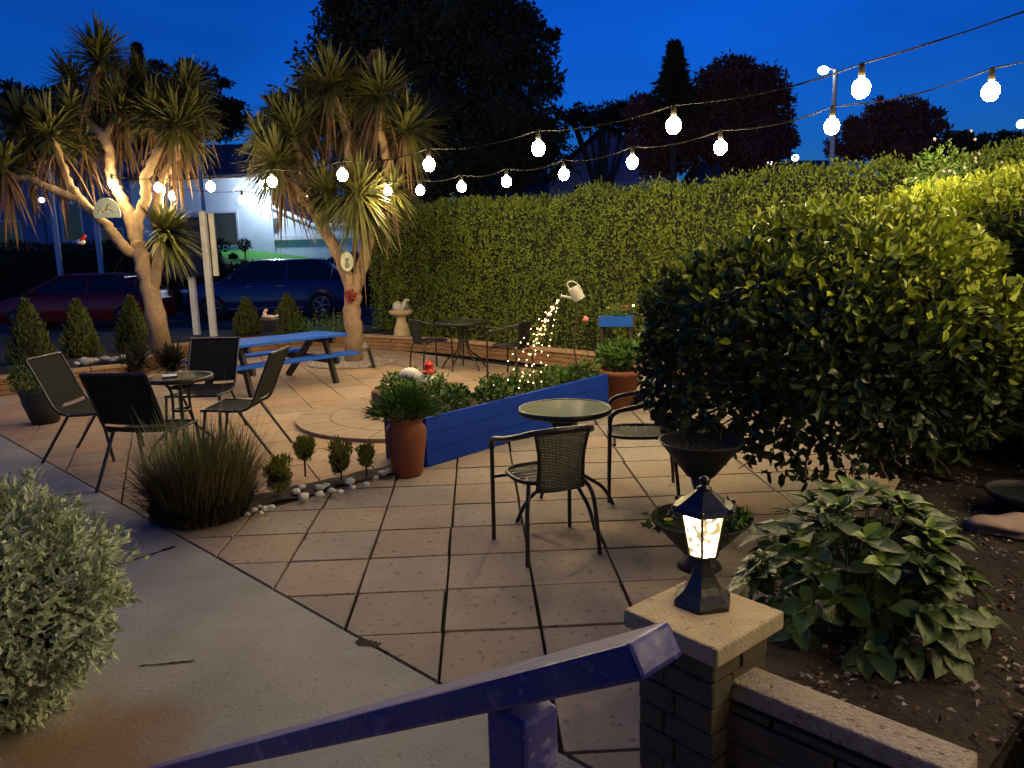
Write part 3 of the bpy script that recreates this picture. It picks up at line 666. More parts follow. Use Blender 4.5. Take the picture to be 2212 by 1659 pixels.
M_shrub=mat('golden_shrub_leaf',(.24,.26,.03),.5,col2=(.09,.12,.018),scale=8,rndattr=True)
# clipped shrubs in the soil strip
def shrub(lb,px,py,r,h,stem,loc=None):
    p=G(px,py); t=thing('clipped_shrub',lb,'shrub',(p.x,p.y,.02),0,'small golden shrubs in the soil strip')
    m=MB()
    for q in range(26):
        a=rnd.random()*6.28; u_=rnd.random(); rr=r*.8*math.sqrt(rnd.random())*(.5+.5*u_); c_=(rr*math.cos(a),rr*math.sin(a),stem+.02+h*u_); leafball(m,c_,.035,60,.04,.013,up=1.3,shell=.1,flat=1.4)
    m.ball((0,0,stem+h*.5),r*.6,2,mi=1,sc_=(1,1,h/2/r),jit=.6); m.build('foliage',[M_shrub,M_core],t)
    m=MB(); m.tube([(0,0,0),(.005,0,stem+h*.4)],.008,6); m.build('stem',M_trunk,t)
shrub('nearest and broadest small golden shrub in the pebbled soil strip',606,1075,.12,.20,.03)
shrub('small ball shrub on a bare stem between the two bushier ones',660,1035,.075,.13,.12)
shrub('upright bushy golden shrub in the middle of the pebbled strip',738,1045,.09,.22,.03)
shrub('tiny dark seedling shrub near the tall terracotta pot',792,1035,.04,.10,.08)
for k,(x,y,s) in enumerate([(547,1102,.03),(563,1108,.022),(572,1098,.03),(585,1096,.028),(560,1094,.02),(640,1062,.04),(657,1073,.045),(652,1052,.035),(690,1053,.04),(690,1068,.038),(716,1060,.035),(735,1063,.03),(755,1040,.045),(760,1052,.03),(790,1046,.03),(826,1022,.04),(838,1018,.035),(534,1110,.02),(812,1032,.028),(705,1048,.025)]):
    q=G(x,y,.04); m=MB(); m.ball((0,0,0),s,2,sc_=(1,.8,.6),jit=.5); o=m.build('pebble',M_peb); o.location=q; o.rotation_euler=(0,0,rnd.random()*3); tag(o,'rounded white pebble lying in the soil strip of small shrubs','pebble','white pebbles in the soil strip')
# stones on the left wall and under the bush
for x,y,s,lb in[(185,778,.1,'s'),(228,773,.08,'s'),(255,772,.07,'s'),(266,769,.06,'s'),(45,795,.07,'s'),(205,776,.06,'s'),(243,775,.05,'s'),(165,783,.05,'s')]:
    q=G(x,y+5,.25); m=MB(); m.ball((0,0,.02),s,2,sc_=(1.1,.8,.6),jit=.6); o=m.build('cobble',mat('pale_cobble',(.5,.47,.42),.8,col2=(.34,.32,.30),scale=8)); o.location=q; tag(o,'pale rounded cobble resting on the left end of the orange stone wall','stone','pale cobbles on the orange stone wall')
for x,y,s in[(1628,1232,.06),(1652,1250,.065),(1675,1225,.055),(1640,1208,.05)]:
    q=G(x,y,.25); m=MB(); m.ball((0,0,.0),s,3,sc_=(1.2,.9,.7),jit=.8); o=m.build('edging_rock',mat('pinkish_rock',(.32,.2,.15),.9,col2=(.2,.16,.14),scale=9,bump=.5)); o.location=q; tag(o,'rough pinkish rock edging the soil bed beside the stone pier','rock','rocks beside the stone pier')
m=MB(); m.ball((0,0,0),.10,3,sc_=(1.5,.9,.4),jit=.9); o=m.build('flat_rock',mat('pale_pink_rock',(.42,.30,.24),.9,var=.3,scale=9,bump=.5)); o.location=G(2195,1135,.45); tag(o,'flat pale pinkish rock on the soil at the right edge','rock')
p=G(2215,1098,.45); t=thing('water_bowl','dark round bowl with wet glint at the right edge of the soil bed','bowl',p)
m=MB(); m.lathe([(0,0),(.1,0),(.17,.07),(.175,.09),(.16,.09),(.15,.06),(0,.05)],n=32); m.build('bowl_body',M_dpot,t)
m=MB(); m.disc((0,0,.075),.155,32); m.build('water_surface',mat('dark_water',(.02,.03,.03),.05,spec=.8,var=.2),t)

# ============ festoon lights ============
def festoon(label,bulbs,over,tail=None,sag=.05,hang=.145):
    t=thing('festoon_lights',label,'string lights',bulbs[0])
    o=V(bulbs[0]); tops=[V(b)-o+V((0,0,hang)) for b in bulbs]
    pts=[]
    allp=([V(over)-o] if over else [])+tops+([V(tail)-o] if tail else [])
    for i in range(len(allp)-1):
        for k in range(6):
            s=k/6; p=allp[i].lerp(allp[i+1],s); pts.append(p-V((0,0,sag*4*s*(1-s))))
    pts.append(allp[-1])
    m=MB(); m.tube(pts,.0042,6); m.tube([p+V((.006*math.sin(i*1.9),.006*math.cos(i*1.9),.008*math.sin(i*1.3))) for i,p in enumerate(pts)],.0025,5); m.build('cable',M_sock,t)
    for p in tops:
        m=MB(); m.lathe([(0,.008),(.012,.008),(.017,-.01),(.02,-.05),(.021,-.075),(0,-.08)],c=p,n=12); s=m.build('socket',M_sock,t)
        m=MB(); m.lathe([(0,-.066),(.024,-.061),(.042,-.046),(.053,-.022),(.056,.0),(.053,.020),(.042,.040),(.026,.054),(.015,.060),(.014,.068),(0,.069)],c=p-V((0,0,hang)),n=20); m.build('bulb',M_bulb,s)
    return t
A_=[At(1860,190,4.9),At(1455,270,5.75),At(1163,320,6.5),At(927,355,7.3),At(740,378,8.2),At(588,392,9.2),At(455,403,10.2),At(342,405,11.1),At(243,398,11.65)]
B_=[At(2140,197,5.2),At(1797,272,6.0),At(1556,318,6.75),At(1366,350,7.5),At(1218,376,8.25),At(1094,392,9.0),At(997,403,9.7),At(908,411,10.3),At(838,412,11.6),At(660,430,12.2),At(523,432,12.5),At(373,423,12.2)]
def extend(l,k=1): return l[0]+(l[0]-l[1])*k
A_=[V((3.6,-.9,3.1)),V((3.8,.2,3.05)),V((3.9,1.3,3.0)),V((3.85,2.4,2.98)),V((3.45,3.5,2.97))]+A_  # out-of-view bulbs added past the right edge to light the foreground
B_=[V((4.6,.3,2.95)),V((4.5,1.5,2.92)),V((4.35,2.7,2.88)),V((4.15,3.9,2.85))]+B_
festoon('upper near string of warm globe bulbs running from top right to the left cordyline',A_,V((3.3,-2.0,3.3)),At(225,350,11.9))
festoon('lower farther string of warm globe bulbs above the hedge to the cordylines',B_,V((4.6,-.8,3.2)),At(300,372,12.3))

# ============ watering can with fairy lights ============
cz=At(1240,632,7.75)
t=thing('watering_can','white watering can tipped on a stake, pouring a stream of fairy lights','watering can',cz)
Mc=Matrix.Rotation(R(-28),3,'Y')   # tip towards -x
Mcan=mat('pale_enamel',(.55,.54,.53),.45,var=.2,scale=14,spec=.5)
m=MB(); m.lathe([(0,-.095),(.068,-.095),(.072,-.09),(.062,.06),(.064,.066),(.058,.066),(.056,.0),(0,-.02)],M=Mc,c=(.02,0,0),n=28); m.build('body',Mcan,t)
m=MB(); m.tube(smooth_path([Mc@V((-.05,0,-.05))+V((.02,0,0)),Mc@V((-.10,0,-.0)),Mc@V((-.135,0,.03))],4),[.018]*3+[.014]*3+[.011]*3,10); q=Mc@V((-.135,0,.03)); m.lathe([(.01,0),(.028,.02),(0,.022)],c=q,M=Matrix.Rotation(R(-80),3,'Y'),n=14); m.build('spout',Mcan,t)
m=MB(); m.tube(smooth_path([Mc@V((-.04,0,.06))+V((.02,0,0)),Mc@V((-.02,0,.13)),Mc@V((.05,0,.12)),Mc@V((.09,0,.04)),Mc@V((.085,0,-.04))],5),.007,8); m.build('handle',Mcan,t)
spout=cz+Mc@V((-.16,0,.02))
t.scale=(.87,.87,.87)
st=thing('garden_stake','thin twisted metal stake holding the watering can','stake',(cz.x+.03,cz.y+.06,0))
m=MB(); m.tube(smooth_path([(0,0,0),(.03,0,.35),(-.03,0,.7),(.0,0,1.0),(0,0,cz.z-.09)]),.008,8); m.tube(smooth_path([(.0,0,.6),(-.1,0,.45),(-.06,0,.3)]),.005,6); m.build('rod',M_wood,st)
t=thing('fairy_lights','cascade of tiny warm fairy lights falling from the watering can into the planter','fairy lights',spout)
ends=[(1090,835,7.2),(1061,842,7.0),(1116,853,6.9),(1119,836,7.2),(1137,841,7.2),(1152,836,7.3),(1170,838,7.35),(1176,815,7.6),(1128,817,7.5)]
nb=0
for e,(x,y,Z) in enumerate(ends):
    q=At(x,y,Z)-spout; bow=rnd.uniform(-.05,.05); pts=[]
    for i in range(17):
        s=i/16; pts.append(q*s+V((-.04*math.sin(math.pi*s)+bow*math.sin(math.pi*s),0,.06*math.sin(math.pi*s))))
    m=MB(); m.tube(pts,.0009,4,caps=False); m.build('wire',mat('copper_wire',(.5,.25,.1),.4,metal=.8,var=.2),t)
    for i in range(11):
        s=(i+.5+rnd.uniform(-.25,.25))/11; k=s*16; j=int(k); p=pts[j].lerp(pts[min(j+1,16)],k-j); nb+=1
        if nb<=99: m=MB(); m.ball(p,.0042,1); m.build('light_bead',M_led,t)

# blue box planter on a stand
q=At(1332,693,8.6); t=thing('box_planter','bright blue wooden flower box with pink blooms on a dark stand by the hedge','planter',(q.x,q.y,0),R(-14))
z=q.z
m=MB(); m.box((0,-.1,z),(.36,.018,.115)); m.build('front_board',M_blue,t,bevel=.003)
m=MB(); m.box((0,.1,z),(.36,.018,.115)); m.build('back_board',M_blue,t)
for s in(-1,1): m=MB(); m.box((s*.189,0,z),(.018,.218,.115)); m.build('end_board',mat('grey_blue_board',(.06,.07,.10),.8,var=.3,scale=10),t)
m=MB(); m.add([(-.17,-.09,z+.04),(.17,-.09,z+.04),(.17,.09,z+.04),(-.17,.09,z+.04)],[(0,1,2,3)]); m.build('soil_fill',M_soil,t)
for x in(-.16,.16):
    for y in(-.07,.07): m=MB(); m.box((x,y,(z-.06)/2),(.03,.03,z-.06)); m.build('leg',M_wood,t)
m=MB(); leafball(m,(0,0,z+.08),.1,260,.04,.02,scl=(1.6,1,1),up=.5,shell=.2); m.build('leaves',M_green,t)
for k in range(9): m=MB(); flower(m,(rnd.uniform(-.14,.13),rnd.uniform(-.09,.05),z+.12+rnd.random()*.05),.028); m.build('bloom',M_flower_p,t)
q=At(1265,690,8.2); t=thing('rose','single pinkish red rose on a thin stem left of the blue flower box','flower',q); m=MB(); m.ball((0,0,0),.032,2,jit=.4); m.build('bloom',M_flower_p,t); m=MB(); m.tube(smooth_path([(0,0,0),(.02,.1,-.3),(.08,.3,-q.z)]),.004,5); m.build('stem',M_wood,t)
q=At(1368,660,8.9); t=thing('solar_stake_light','tiny lit stake light just right of the blue flower box','garden light',(q.x,q.y,0)); m=MB(); m.ball((0,0,q.z),.012,1); m.build('bulb',M_led,t); m=MB(); m.tube([(0,0,0),(0,0,q.z-.01)],.004,5); m.build('stake',M_black,t)

# birdbath + statue
q=G(870,754); t=thing('birdbath','pale stone baluster birdbath in front of the hedge','birdbath',q)
Ms=mat('cast_stone',(.50,.40,.24),.85,col2=(.36,.28,.17),scale=9,bump=.4)
k=13.9*1/1660
m=MB(); m.lathe([(0,0),(.16,0),(.16,.04),(.12,.07),(.09,.10),(.11,.14),(0,.14)],n=28); m.build('plinth',Ms,t)
m=MB(); m.lathe([(0,.14),(.10,.14),(.145,.22),(.15,.3),(.12,.42),(.085,.52),(.09,.55),(.07,.57),(.09,.6),(0,.6)],n=28); m.build('baluster',Ms,t)
m=MB(); m.lathe([(0,.6),(.09,.6),(.2,.64),(.215,.70),(.20,.72),(.17,.68),(0,.66)],n=32); m.build('basin',Ms,t)
t=thing('bird_statue','pale stone bird pair sitting in the birdbath basin','statue',q+V((0,0,.67)))
Mb=mat('pale_statue_stone',(.5,.47,.42),.8,var=.3,scale=12)
m=MB(); m.ball((-.06,0,.10),.09,3,sc_=(1,.8,1.05),jit=.2); m.tube(smooth_path([(-.02,0,.05),(.05,0,.08),(.07,0,.16),(.11,0,.22),(.16,0,.20)],4),[.04]*5+[.045]*4+[.035]*4+[.02]*4,10); m.build('bird_body',Mb,t)
m=MB(); m.ball((.09,.01,.09),.075,3,sc_=(.8,.7,1.3),jit=.2); m.build('wing',mat('mossy_statue_stone',(.16,.15,.13),.9,var=.3,scale=12),t)
# garden spotlight
q=G(808,795); t=thing('garden_spotlight','small dark angled spike light on the gravel by the right cordyline','garden light',(q.x,q.y,0)); m=MB(); m.tube([(0,0,0),(-.07,0,.3)],.028,8); m.build('spike',M_black,t); m=MB(); m.lathe([(0,0),(.06,0),(.075,.08),(0,.085)],c=(-.10,0,.30),M=Matrix.Rotation(R(-50),3,'Y'),n=18); m.build('head',mat('grey_metal',(.2,.2,.2),.5,var=.2),t)

# ============ cordylines ============
def rosette(m,H,axis,n,Lf,wd,lo=.0,hi=2.2,droop=.35,mi=0,deadn=0,dmi=1):
    H=V(H); axis=V(axis).normalized(); a=axis.orthogonal().normalized(); b=axis.cross(a)
    n=int(n*2.1); deadn=int(deadn*.75); Lf*=1.18; wd*=1.1
    for k in range(n+deadn):
        dead=k>=n
        th=(lo+(hi-lo)*rnd.random()**.7) if not dead else rnd.uniform(1.9,2.9); ph=rnd.random()*6.283
        d=axis*math.cos(th)+(a*math.cos(ph)+b*math.sin(ph))*math.sin(th)
        L_=Lf*(.75+.35*rnd.random()); g=(droop*(.4+.9*rnd.random())*(.25+.75*min(1,th)) if not dead else .9); base=H-axis*(.12*rnd.random()+(.25*rnd.random() if dead else 0))
        S=d.cross(V((0,0,1))); S=S.normalized() if S.length>.05 else a; vs=[]
        ts=(0,.08,.35,.65,.88,1); ws=(.4,.75,1,.75,.35,.02)
        for tt,ww in zip(ts,ws):
            p=base+d*L_*tt-V((0,0,1))*g*L_*tt*tt*(.9); vs+=[p+S*wd*ww/2,p-S*wd*ww/2]
        m.add(vs,[(2*i,2*i+1,2*i+3,2*i+2) for i in range(5)],dmi if dead else mi,r=rnd.random())
def limb(m,pts,r0,r1):
    p=smooth_path(pts,5); n=len(p); p=[q+V((rnd.uniform(-.012,.012),rnd.uniform(-.012,.012),0)) for q in p]
    rs=[(r0+(r1-r0)*i/(n-1))*(1+.10*math.sin(i*2.1)+.05*rnd.random()) for i in range(n)]; m.tube(p,rs,12)
LZ=11.9
def PL(x,y,dz=0): return At(x,y,LZ+dz)
bl=G(350,785)
t=thing('cordyline_palm','left many headed cordyline palm with pale branching trunk lit by the bulbs','palm tree')
m=MB()
limb(m,[V((bl.x,bl.y,0)),PL(342,720),PL(322,620),PL(306,560),PL(298,520)],.16,.105)
limb(m,[PL(325,640),PL(338,590),PL(349,520,.1),PL(337,480,.15),PL(343,430,.2),PL(350,385,.2),PL(378,345,.2),PL(382,300,.2),PL(385,275,.2)],.085,.06)
limb(m,[PL(300,540),PL(295,500),PL(300,465),PL(316,425),PL(314,385),PL(330,350),PL(352,300,.2),PL(372,250,.4)],.095,.055)
limb(m,[PL(298,545),PL(288,500),PL(275,455),PL(255,415),PL(240,385),PL(238,340),PL(226,300),PL(195,270,.2),PL(180,255,.3),PL(196,215,.3),PL(210,165,.3),PL(214,130,.3)],.095,.05)
limb(m,[PL(297,550),PL(272,538,-.1),PL(250,512,-.2),PL(236,492,-.3),PL(212,470,-.3),PL(175,432,-.4),PL(150,398,-.4),PL(132,352,-.4),PL(118,310,-.4),PL(108,290,-.4)],.085,.05)
limb(m,[PL(172,430,-.4),PL(130,415,-.5),PL(92,400,-.6),PL(60,385,-.6),PL(32,382,-.6),PL(5,365,-.6)],.06,.045)
limb(m,[PL(226,300),PL(240,270,.3),PL(262,250,.5)],.06,.05)
m.build('trunk',M_bark,t)
for (x,y,dz,n,L_,ax_) in [(214,120,.3,150,.62,(0,0,1)),(150,170,.5,70,.5,(-.4,0,1)),(105,285,-.4,130,.6,(-.2,0,1)),(3,350,-.6,90,.5,(-.3,0,1)),(45,260,-.3,90,.55,(-.1,.1,1)),(262,235,.5,130,.6,(.1,0,1)),(372,235,.4,130,.55,(.1,0,1)),(402,185,.4,120,.5,(.2,0,1)),(388,268,.2,150,.62,(.5,-.1,.8)),(300,180,.8,110,.55,(0,0,1)),(362,500,.1,130,.60,(.85,-.2,.25)),(208,205,.5,80,.55,(-.1,0,1)),(175,300,.2,70,.5,(-.3,0,1)),(262,175,.6,70,.48,(.1,0,1)),(330,235,.2,70,.5,(0,-.2,1)),(150,235,.1,60,.45,(-.2,0,1)),(425,235,.3,70,.46,(.3,0,1)),(60,330,-.2,60,.45,(-.2,0,1))]:
    H=PL(x,y,dz); m=MB(); rosette(m,(0,0,0),ax_,n,L_,.042,hi=2.0 if y!=500 else 1.5,deadn=int(n*.35) if y!=500 else 20); o=m.build('leaf_rosette',[M_palm,M_dead],t); o.location=H
# second palm
RZ=12.2
def PR(x,y,dz=0): return At(x,y,RZ+dz)
br=G(764,782)
t=thing('cordyline_palm','right forked cordyline palm with a low spreading head and brown flower spike','palm tree')
m=MB()
limb(m,[V((br.x,br.y,0)),PR(764,720),PR(760,670),PR(764,625)],.145,.13)
limb(m,[PR(762,640),PR(748,590),PR(728,545),PR(705,505),PR(680,460),PR(652,425),PR(625,398)],.105,.075)
limb(m,[PR(764,640),PR(778,590),PR(790,545),PR(800,500),PR(812,450,.2),PR(832,400,.2),PR(838,365,.2),PR(830,320,.2),PR(818,265,.2),PR(824,225,.2),PR(830,205,.2)],.105,.055)
limb(m,[PR(838,372,.2),PR(858,360,.2),PR(878,330,.2),PR(884,300,.2),PR(884,283,.2)],.05,.045)
limb(m,[PR(690,475),PR(672,420,.2),PR(655,380,.3),PR(640,320,.3),PR(633,300,.3)],.06,.045)
limb(m,[PR(800,480,.1),PR(770,410,.4),PR(752,340,.4),PR(752,280,.4),PR(730,220,.4),PR(715,185,.4)],.075,.05)
m.build('trunk',M_bark,t)
for (x,y,dz,n,L_,ax_) in [(715,180,.4,170,.68,(0,0,1)),(825,200,.2,160,.66,(.15,0,1)),(632,285,.3,110,.55,(-.3,0,1)),(596,345,-.1,130,.62,(-.4,-.2,.9)),(600,250,.5,90,.5,(-.2,0,1)),(884,278,.2,120,.6,(.5,0,.6)),(755,270,.6,110,.55,(0,0,1)),(662,250,.5,100,.5,(0,0,1)),(775,418,-.35,200,.70,(.15,-.35,.8)),(702,412,-.1,110,.56,(-.3,-.4,.7)),(850,405,.1,70,.5,(.3,.1,.8)),(668,190,.7,80,.52,(-.1,0,1)),(770,190,.6,80,.5,(0,0,1)),(862,235,.4,70,.48,(.3,0,1)),(560,290,.3,60,.45,(-.4,0,1))]:
    H=PR(x,y,dz); m=MB(); low=(y==418)
    rosette(m,(0,0,0),ax_,n,L_,.042,hi=2.1,droop=.55 if low else .35,deadn=int(n*(.06 if y in(418,412) else .4))); o=m.build('leaf_rosette',[M_palm,M_dead],t); o.location=H
m=MB(); H=PR(812,165,.3)
m.tube([V((0,0,-.4)),V((0,0,.3))],.012,6)
for k in range(700):
    z=-.2+.6*rnd.random(); rr=.16*math.sin(math.pi*min(1,(z+.3)/.8))*rnd.random()**.5; a=rnd.random()*6.28; m.ball((rr*math.cos(a),rr*math.sin(a),z),.012,1)
o=m.build('flower_spike',mat('dried_panicle',(.24,.15,.07),.9,var=.4,rndattr=True),t); o.location=H
# dark spiky underplanting at the left palm foot
q=G(330,822); t=thing('spiky_underplant','dark spiky clump of leaves hiding the foot of the left cordyline','plant',(q.x,q.y+.1,.05)); m=MB(); 
for k in range(5): rosette(m,(rnd.uniform(-.35,.3),rnd.uniform(-.1,.3),.12+.1*rnd.random()),(0,0,1),70,.36,.022,hi=1.6)
m.build('leaves',[M_core,M_trunk],t)
# hanging ornaments
o_=PL(232,463,-.45); t=thing('hanging_sign','pale half round plaque with worn yellow lettering hanging on the left cordyline','sign',o_)
m=MB(); pl=[(.2*math.cos(a),.24*math.sin(a)) for a in np.linspace(0,math.pi,20)]+[(-.19,-.05),(.19,-.05)]
Mx=Matrix.Rotation(R(90),3,'X'); m.prism(pl,-.015,.015,M=Mx); m.build('plaque',mat('pale_green_plaque',(.42,.50,.42),.6,var=.2,scale=9),t)
m=MB()
for a in((-.11,.02,-.07,.1),(-.07,.1,-.03,.03),(.0,.03,.05,.15),(.05,.15,.10,.12),(.03,.08,.12,.04)): m.tube([(a[0],-.018,a[1]),(a[2],-.018,a[3])],.007,5)
m.build('lettering',mat('faded_gold',(.5,.4,.12),.6,var=.2),t)
m=MB(); m.tube([(-.05,0,.23),(.0,.05,.42)],.004,5); m.build('hook',M_black,t)
o_=PR(750,565,-.3); t=thing('oval_plaque','small pale oval plaque hanging in the fork of the right cordyline','plaque',o_)
m=MB(); m.prism([(.10*math.cos(a),.15*math.sin(a)) for a in np.linspace(0,2*math.pi,28,endpoint=False)],-.012,.012,M=Mx); m.build('plaque',mat('cream_plaque',(.55,.55,.42),.6,var=.25,scale=16),t)
m=MB(); m.ball((0,-.02,.03),.035,2,sc_=(1,.3,1),jit=.3); m.ball((.0,-.02,-.05),.045,2,sc_=(.8,.3,1),jit=.3); m.tube([(0,0,.15),(0,.05,.3)],.004,5); m.build('painted_figure',mat('plaque_paint',(.22,.24,.16),.7,var=.4,scale=20),t)
o_=PR(758,640,-.22); t=thing('red_ornament','dark red cluster ornament fixed on the right cordyline trunk','ornament',o_)
m=MB(); leafball(m,(0,0,0),.09,120,.05,.035,shell=.1); m.build('petals',mat('dark_red_petal',(.32,.02,.03),.5,var=.4,rndattr=True),t)
o_=At(180,519,11.4); t=thing('hanging_ornament','small red and white ornament dangling below the left cordyline branch','ornament',o_)
m=MB(); m.ball((-.04,0,-.02),.06,2,sc_=(1.3,.6,.7),jit=.3); m.build('white_body',M_white,t); m=MB(); m.tube([(-.02,0,0),(.04,0,.07)],[.04,.02],8); m.build('red_cap',M_red,t); m=MB(); m.tube([(0,0,0),(0,0,.55)],.003,4); m.build('cord',M_black,t)

# ============ hedge ============
HL=[V((-2.45,16.2,0)),V((-1.2,15.0,0)),V((.5,12.9,0)),V((2.2,11.0,0)),V((3.9,8.4,0)),V((5.2,6.6,0)),V((7.6,3.2,0))]
def hedge(name,label,HL,thick,h,n,lf,core=True,mat_=None,mtop=None,seed=0,zlo=0,amp=.10,topf=None,nf=1.1,rnd_top=.25):
    t=thing(name,label,'hedge'); m=MB(); seg=[(HL[i+1]-HL[i]).length for i in range(len(HL)-1)]; tot=sum(seg)
    def at(s):
        for i,l in enumerate(seg):
            if s<=l or i==len(seg)-1: d=(HL[i+1]-HL[i]).normalized(); return HL[i]+d*s, V((-d.y,d.x,0))
            s-=l
    P=[];D=[];N=[]
    tf=topf or (lambda s:h)
    def surf(s,u):   # u: 0..1 front(0..), over the top, to back
        p,nn=at(s); hh=tf(s); front=-nn; th=thick/2; path_=hh-rnd_top; tl=thick-2*rnd_top+math.pi*rnd_top; 
        x=u*(path_+tl)
        if x<path_: q=p+front*th+V((0,0,zlo+(x)*(hh-rnd_top-zlo)/path_)); no=front
        else:
            y=(x-path_); a=min(y/(math.pi*rnd_top/2),1)*math.pi/2; e=max(0,y-math.pi*rnd_top/2)
            if e<=thick-2*rnd_top:
                q=p+front*(th-rnd_top+rnd_top*math.cos(a)-e)+V((0,0,hh-rnd_top+rnd_top*math.sin(a))); no=front*math.cos(a)+V((0,0,math.sin(a)))
            else:
                a2=min((e-(thick-2*rnd_top))/rnd_top,1.57); q=p-front*(th-rnd_top+rnd_top*math.sin(a2))+V((0,0,hh-rnd_top+rnd_top*math.cos(a2))); no=-front*math.sin(a2)+V((0,0,math.cos(a2)))
        return q,no
    for k in range(n):
        s=tot*rnd.random(); u=rnd.random(); q,no=surf(s,u)
        dsp=amp*(noise.noise(q*nf+V((seed,0,0)))+.45*noise.noise(q*nf*3.7)+.3*noise.noise(q*nf*9))+(.09*rnd.random()**3 if no.z>.5 else 0)
        if noise.noise(q*3.1+V((9,seed,0)))>.33 and rnd.random()<.55: continue
        q=q+no*(dsp-.10*rnd.random()**2); P.append(q); D.append(no*.5+V((rnd.gauss(0,.5),rnd.gauss(0,.5),rnd.gauss(.45,.5)))); N.append(no+V((rnd.gauss(0,.5),rnd.gauss(0,.5),rnd.gauss(.2,.4))))
    n0=n; P=np.array(P);D=np.array(D);N=np.array(N)
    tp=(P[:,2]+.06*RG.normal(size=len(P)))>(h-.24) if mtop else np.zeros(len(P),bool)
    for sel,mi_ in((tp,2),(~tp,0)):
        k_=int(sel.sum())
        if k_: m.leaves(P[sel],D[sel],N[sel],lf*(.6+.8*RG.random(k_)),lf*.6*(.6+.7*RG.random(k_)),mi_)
    if core:
        ns,nu=40,10; vs=[]
        for i in range(ns+1):
            for j in range(nu+1):
                q,no=surf(tot*i/ns,j/nu); vs.append(q-no*.09+no*amp*noise.noise(q*nf+V((seed,0,0)))*.8)
        m.add(vs,[(i*(nu+1)+j,(i+1)*(nu+1)+j,(i+1)*(nu+1)+j+1,i*(nu+1)+j+1) for i in range(ns) for j in range(nu)],1,True)
        for i in(0,ns): m.add([vs[i*(nu+1)+j] for j in range(nu+1)],[tuple(range(nu+1))],1)
    # end faces foliage
    for s,sg in((0,-1),(tot,1)):
        p,nn=at(s); tang=V((nn.y,-nn.x,0))*sg; PP=[];DD=[];NN=[]
        for k in range(int(n*.05)):
            q=p+nn*rnd.uniform(-thick/2,thick/2)+V((0,0,rnd.uniform(zlo,tf(s)-.05)))+tang*rnd.uniform(-.02,.12); PP.append(q); DD.append(tang+V((rnd.gauss(0,.6),rnd.gauss(0,.6),rnd.gauss(.2,.6)))); NN.append(tang+V((rnd.gauss(0,.6),rnd.gauss(0,.6),rnd.gauss(0,.6))))
        m.leaves(PP,DD,NN,lf,lf*.6,0)
    m.build('foliage',[mat_ or M_hedge,M_core]+([mtop] if mtop else []),t); return t
hedge('boundary_hedge','long tall clipped green hedge behind the patio running to the right edge',HL,1.0,2.55,88000,.045,topf=lambda s:2.60-.15*min(1,s/9)+.14*max(0,s-11)/5,amp=.20,zlo=.12)
H2=[V((3.2,6.0,0)),V((3.2,4.9,0)),V((3.45,3.4,0))]
hedge('low_hedge','rounded dark hedge with bright lit top behind the big bush at the right edge',H2,.85,2.02,19000,.055,mat_=M_bushl,mtop=M_litleaf,seed=5,zlo=.4,amp=.07,rnd_top=.3)  # hedge top coloured as if lit, dark leaf copy below
# white flowered shrub in the hedge
q=At(2030,375,6.1); t=thing('flowering_shrub','loose shrub with small white flowers poking out of the long hedge','shrub',(q.x,q.y,0))
m=MB(); m.tube(smooth_path([(0,.2,0),(0,.1,1.2),(0,0,q.z-.2)]),.02,6); m.build('stem',M_trunk,t)
m=MB(); leafball(m,(0,0,q.z-.02),.24,500,.045,.022,shell=.2,scl=(1,.7,1.1)); m.build('leaves',M_green,t)
for k in range(30):
    d=V((rnd.gauss(0,.17),rnd.uniform(-.28,-.1),rnd.gauss(0,.17))); m=MB(); flower(m,(0,0,0),.014,n=5); o=m.build('flower',M_flower_w,t); o.location=V((0,0,q.z))+d; o.rotation_euler=(1.2,rnd.uniform(-.5,.5),0)

# ============ big rounded bush ============
bc=V((1.93,4.62,1.12)); rad=V((1.04,.88,.76))
t=thing('rounded_bush','big rounded glossy leaved bush, dark in front with lit top, on bare stems','bush',(2.3,4.5,.4))
o=V((2.3,4.5,.4)); m=MB(); n=17000
D=unit(n); fr=np.array([1+.13*noise.noise(V(d)*1.7)+.10*noise.noise(V(d)*4.5)+.05*noise.noise(V(d)*11) for d in D])
rr=(.84+.20*RG.random(n)**.6)*fr; Dq=D.copy(); lw=D[:,2]<0; hxy=np.sqrt(D[:,0]**2+D[:,1]**2)+1e-6; kk=np.where(lw,(1-np.abs(D[:,2])**3.2)**.45/hxy,1); Dq[:,0]*=kk; Dq[:,1]*=kk; Dq[:,2]=np.where(lw,D[:,2]*.95,D[:,2]); P=np.array(bc-o)+Dq*rr[:,None]*np.array(rad)
low=P[:,2]+o.z; keep=(low>.62)|(RG.random(n)<.30); P=P[keep];D2=D[keep];n=len(P)
lit_sel=(D2[:,2]*1.0+.65*D2[:,0]+.22*RG.normal(size=n)+.66*np.abs(D2[:,0])-.15*(D2[:,0]>.2))>.50  # top and side leaves take the lit colour, the front stays dark
for sel,mi_ in((lit_sel,2),(~lit_sel,0)):
    k_=int(sel.sum()); m.leaves(P[sel],D2[sel]*.7+unit(k_)*.75+np.array([0,0,.25]),D2[sel]+unit(k_)*.55+np.array([0,0,.3]),.070*(.35+1.05*RG.random(k_)),.044*(.45+.95*RG.random(k_)),mi_,oval=True)
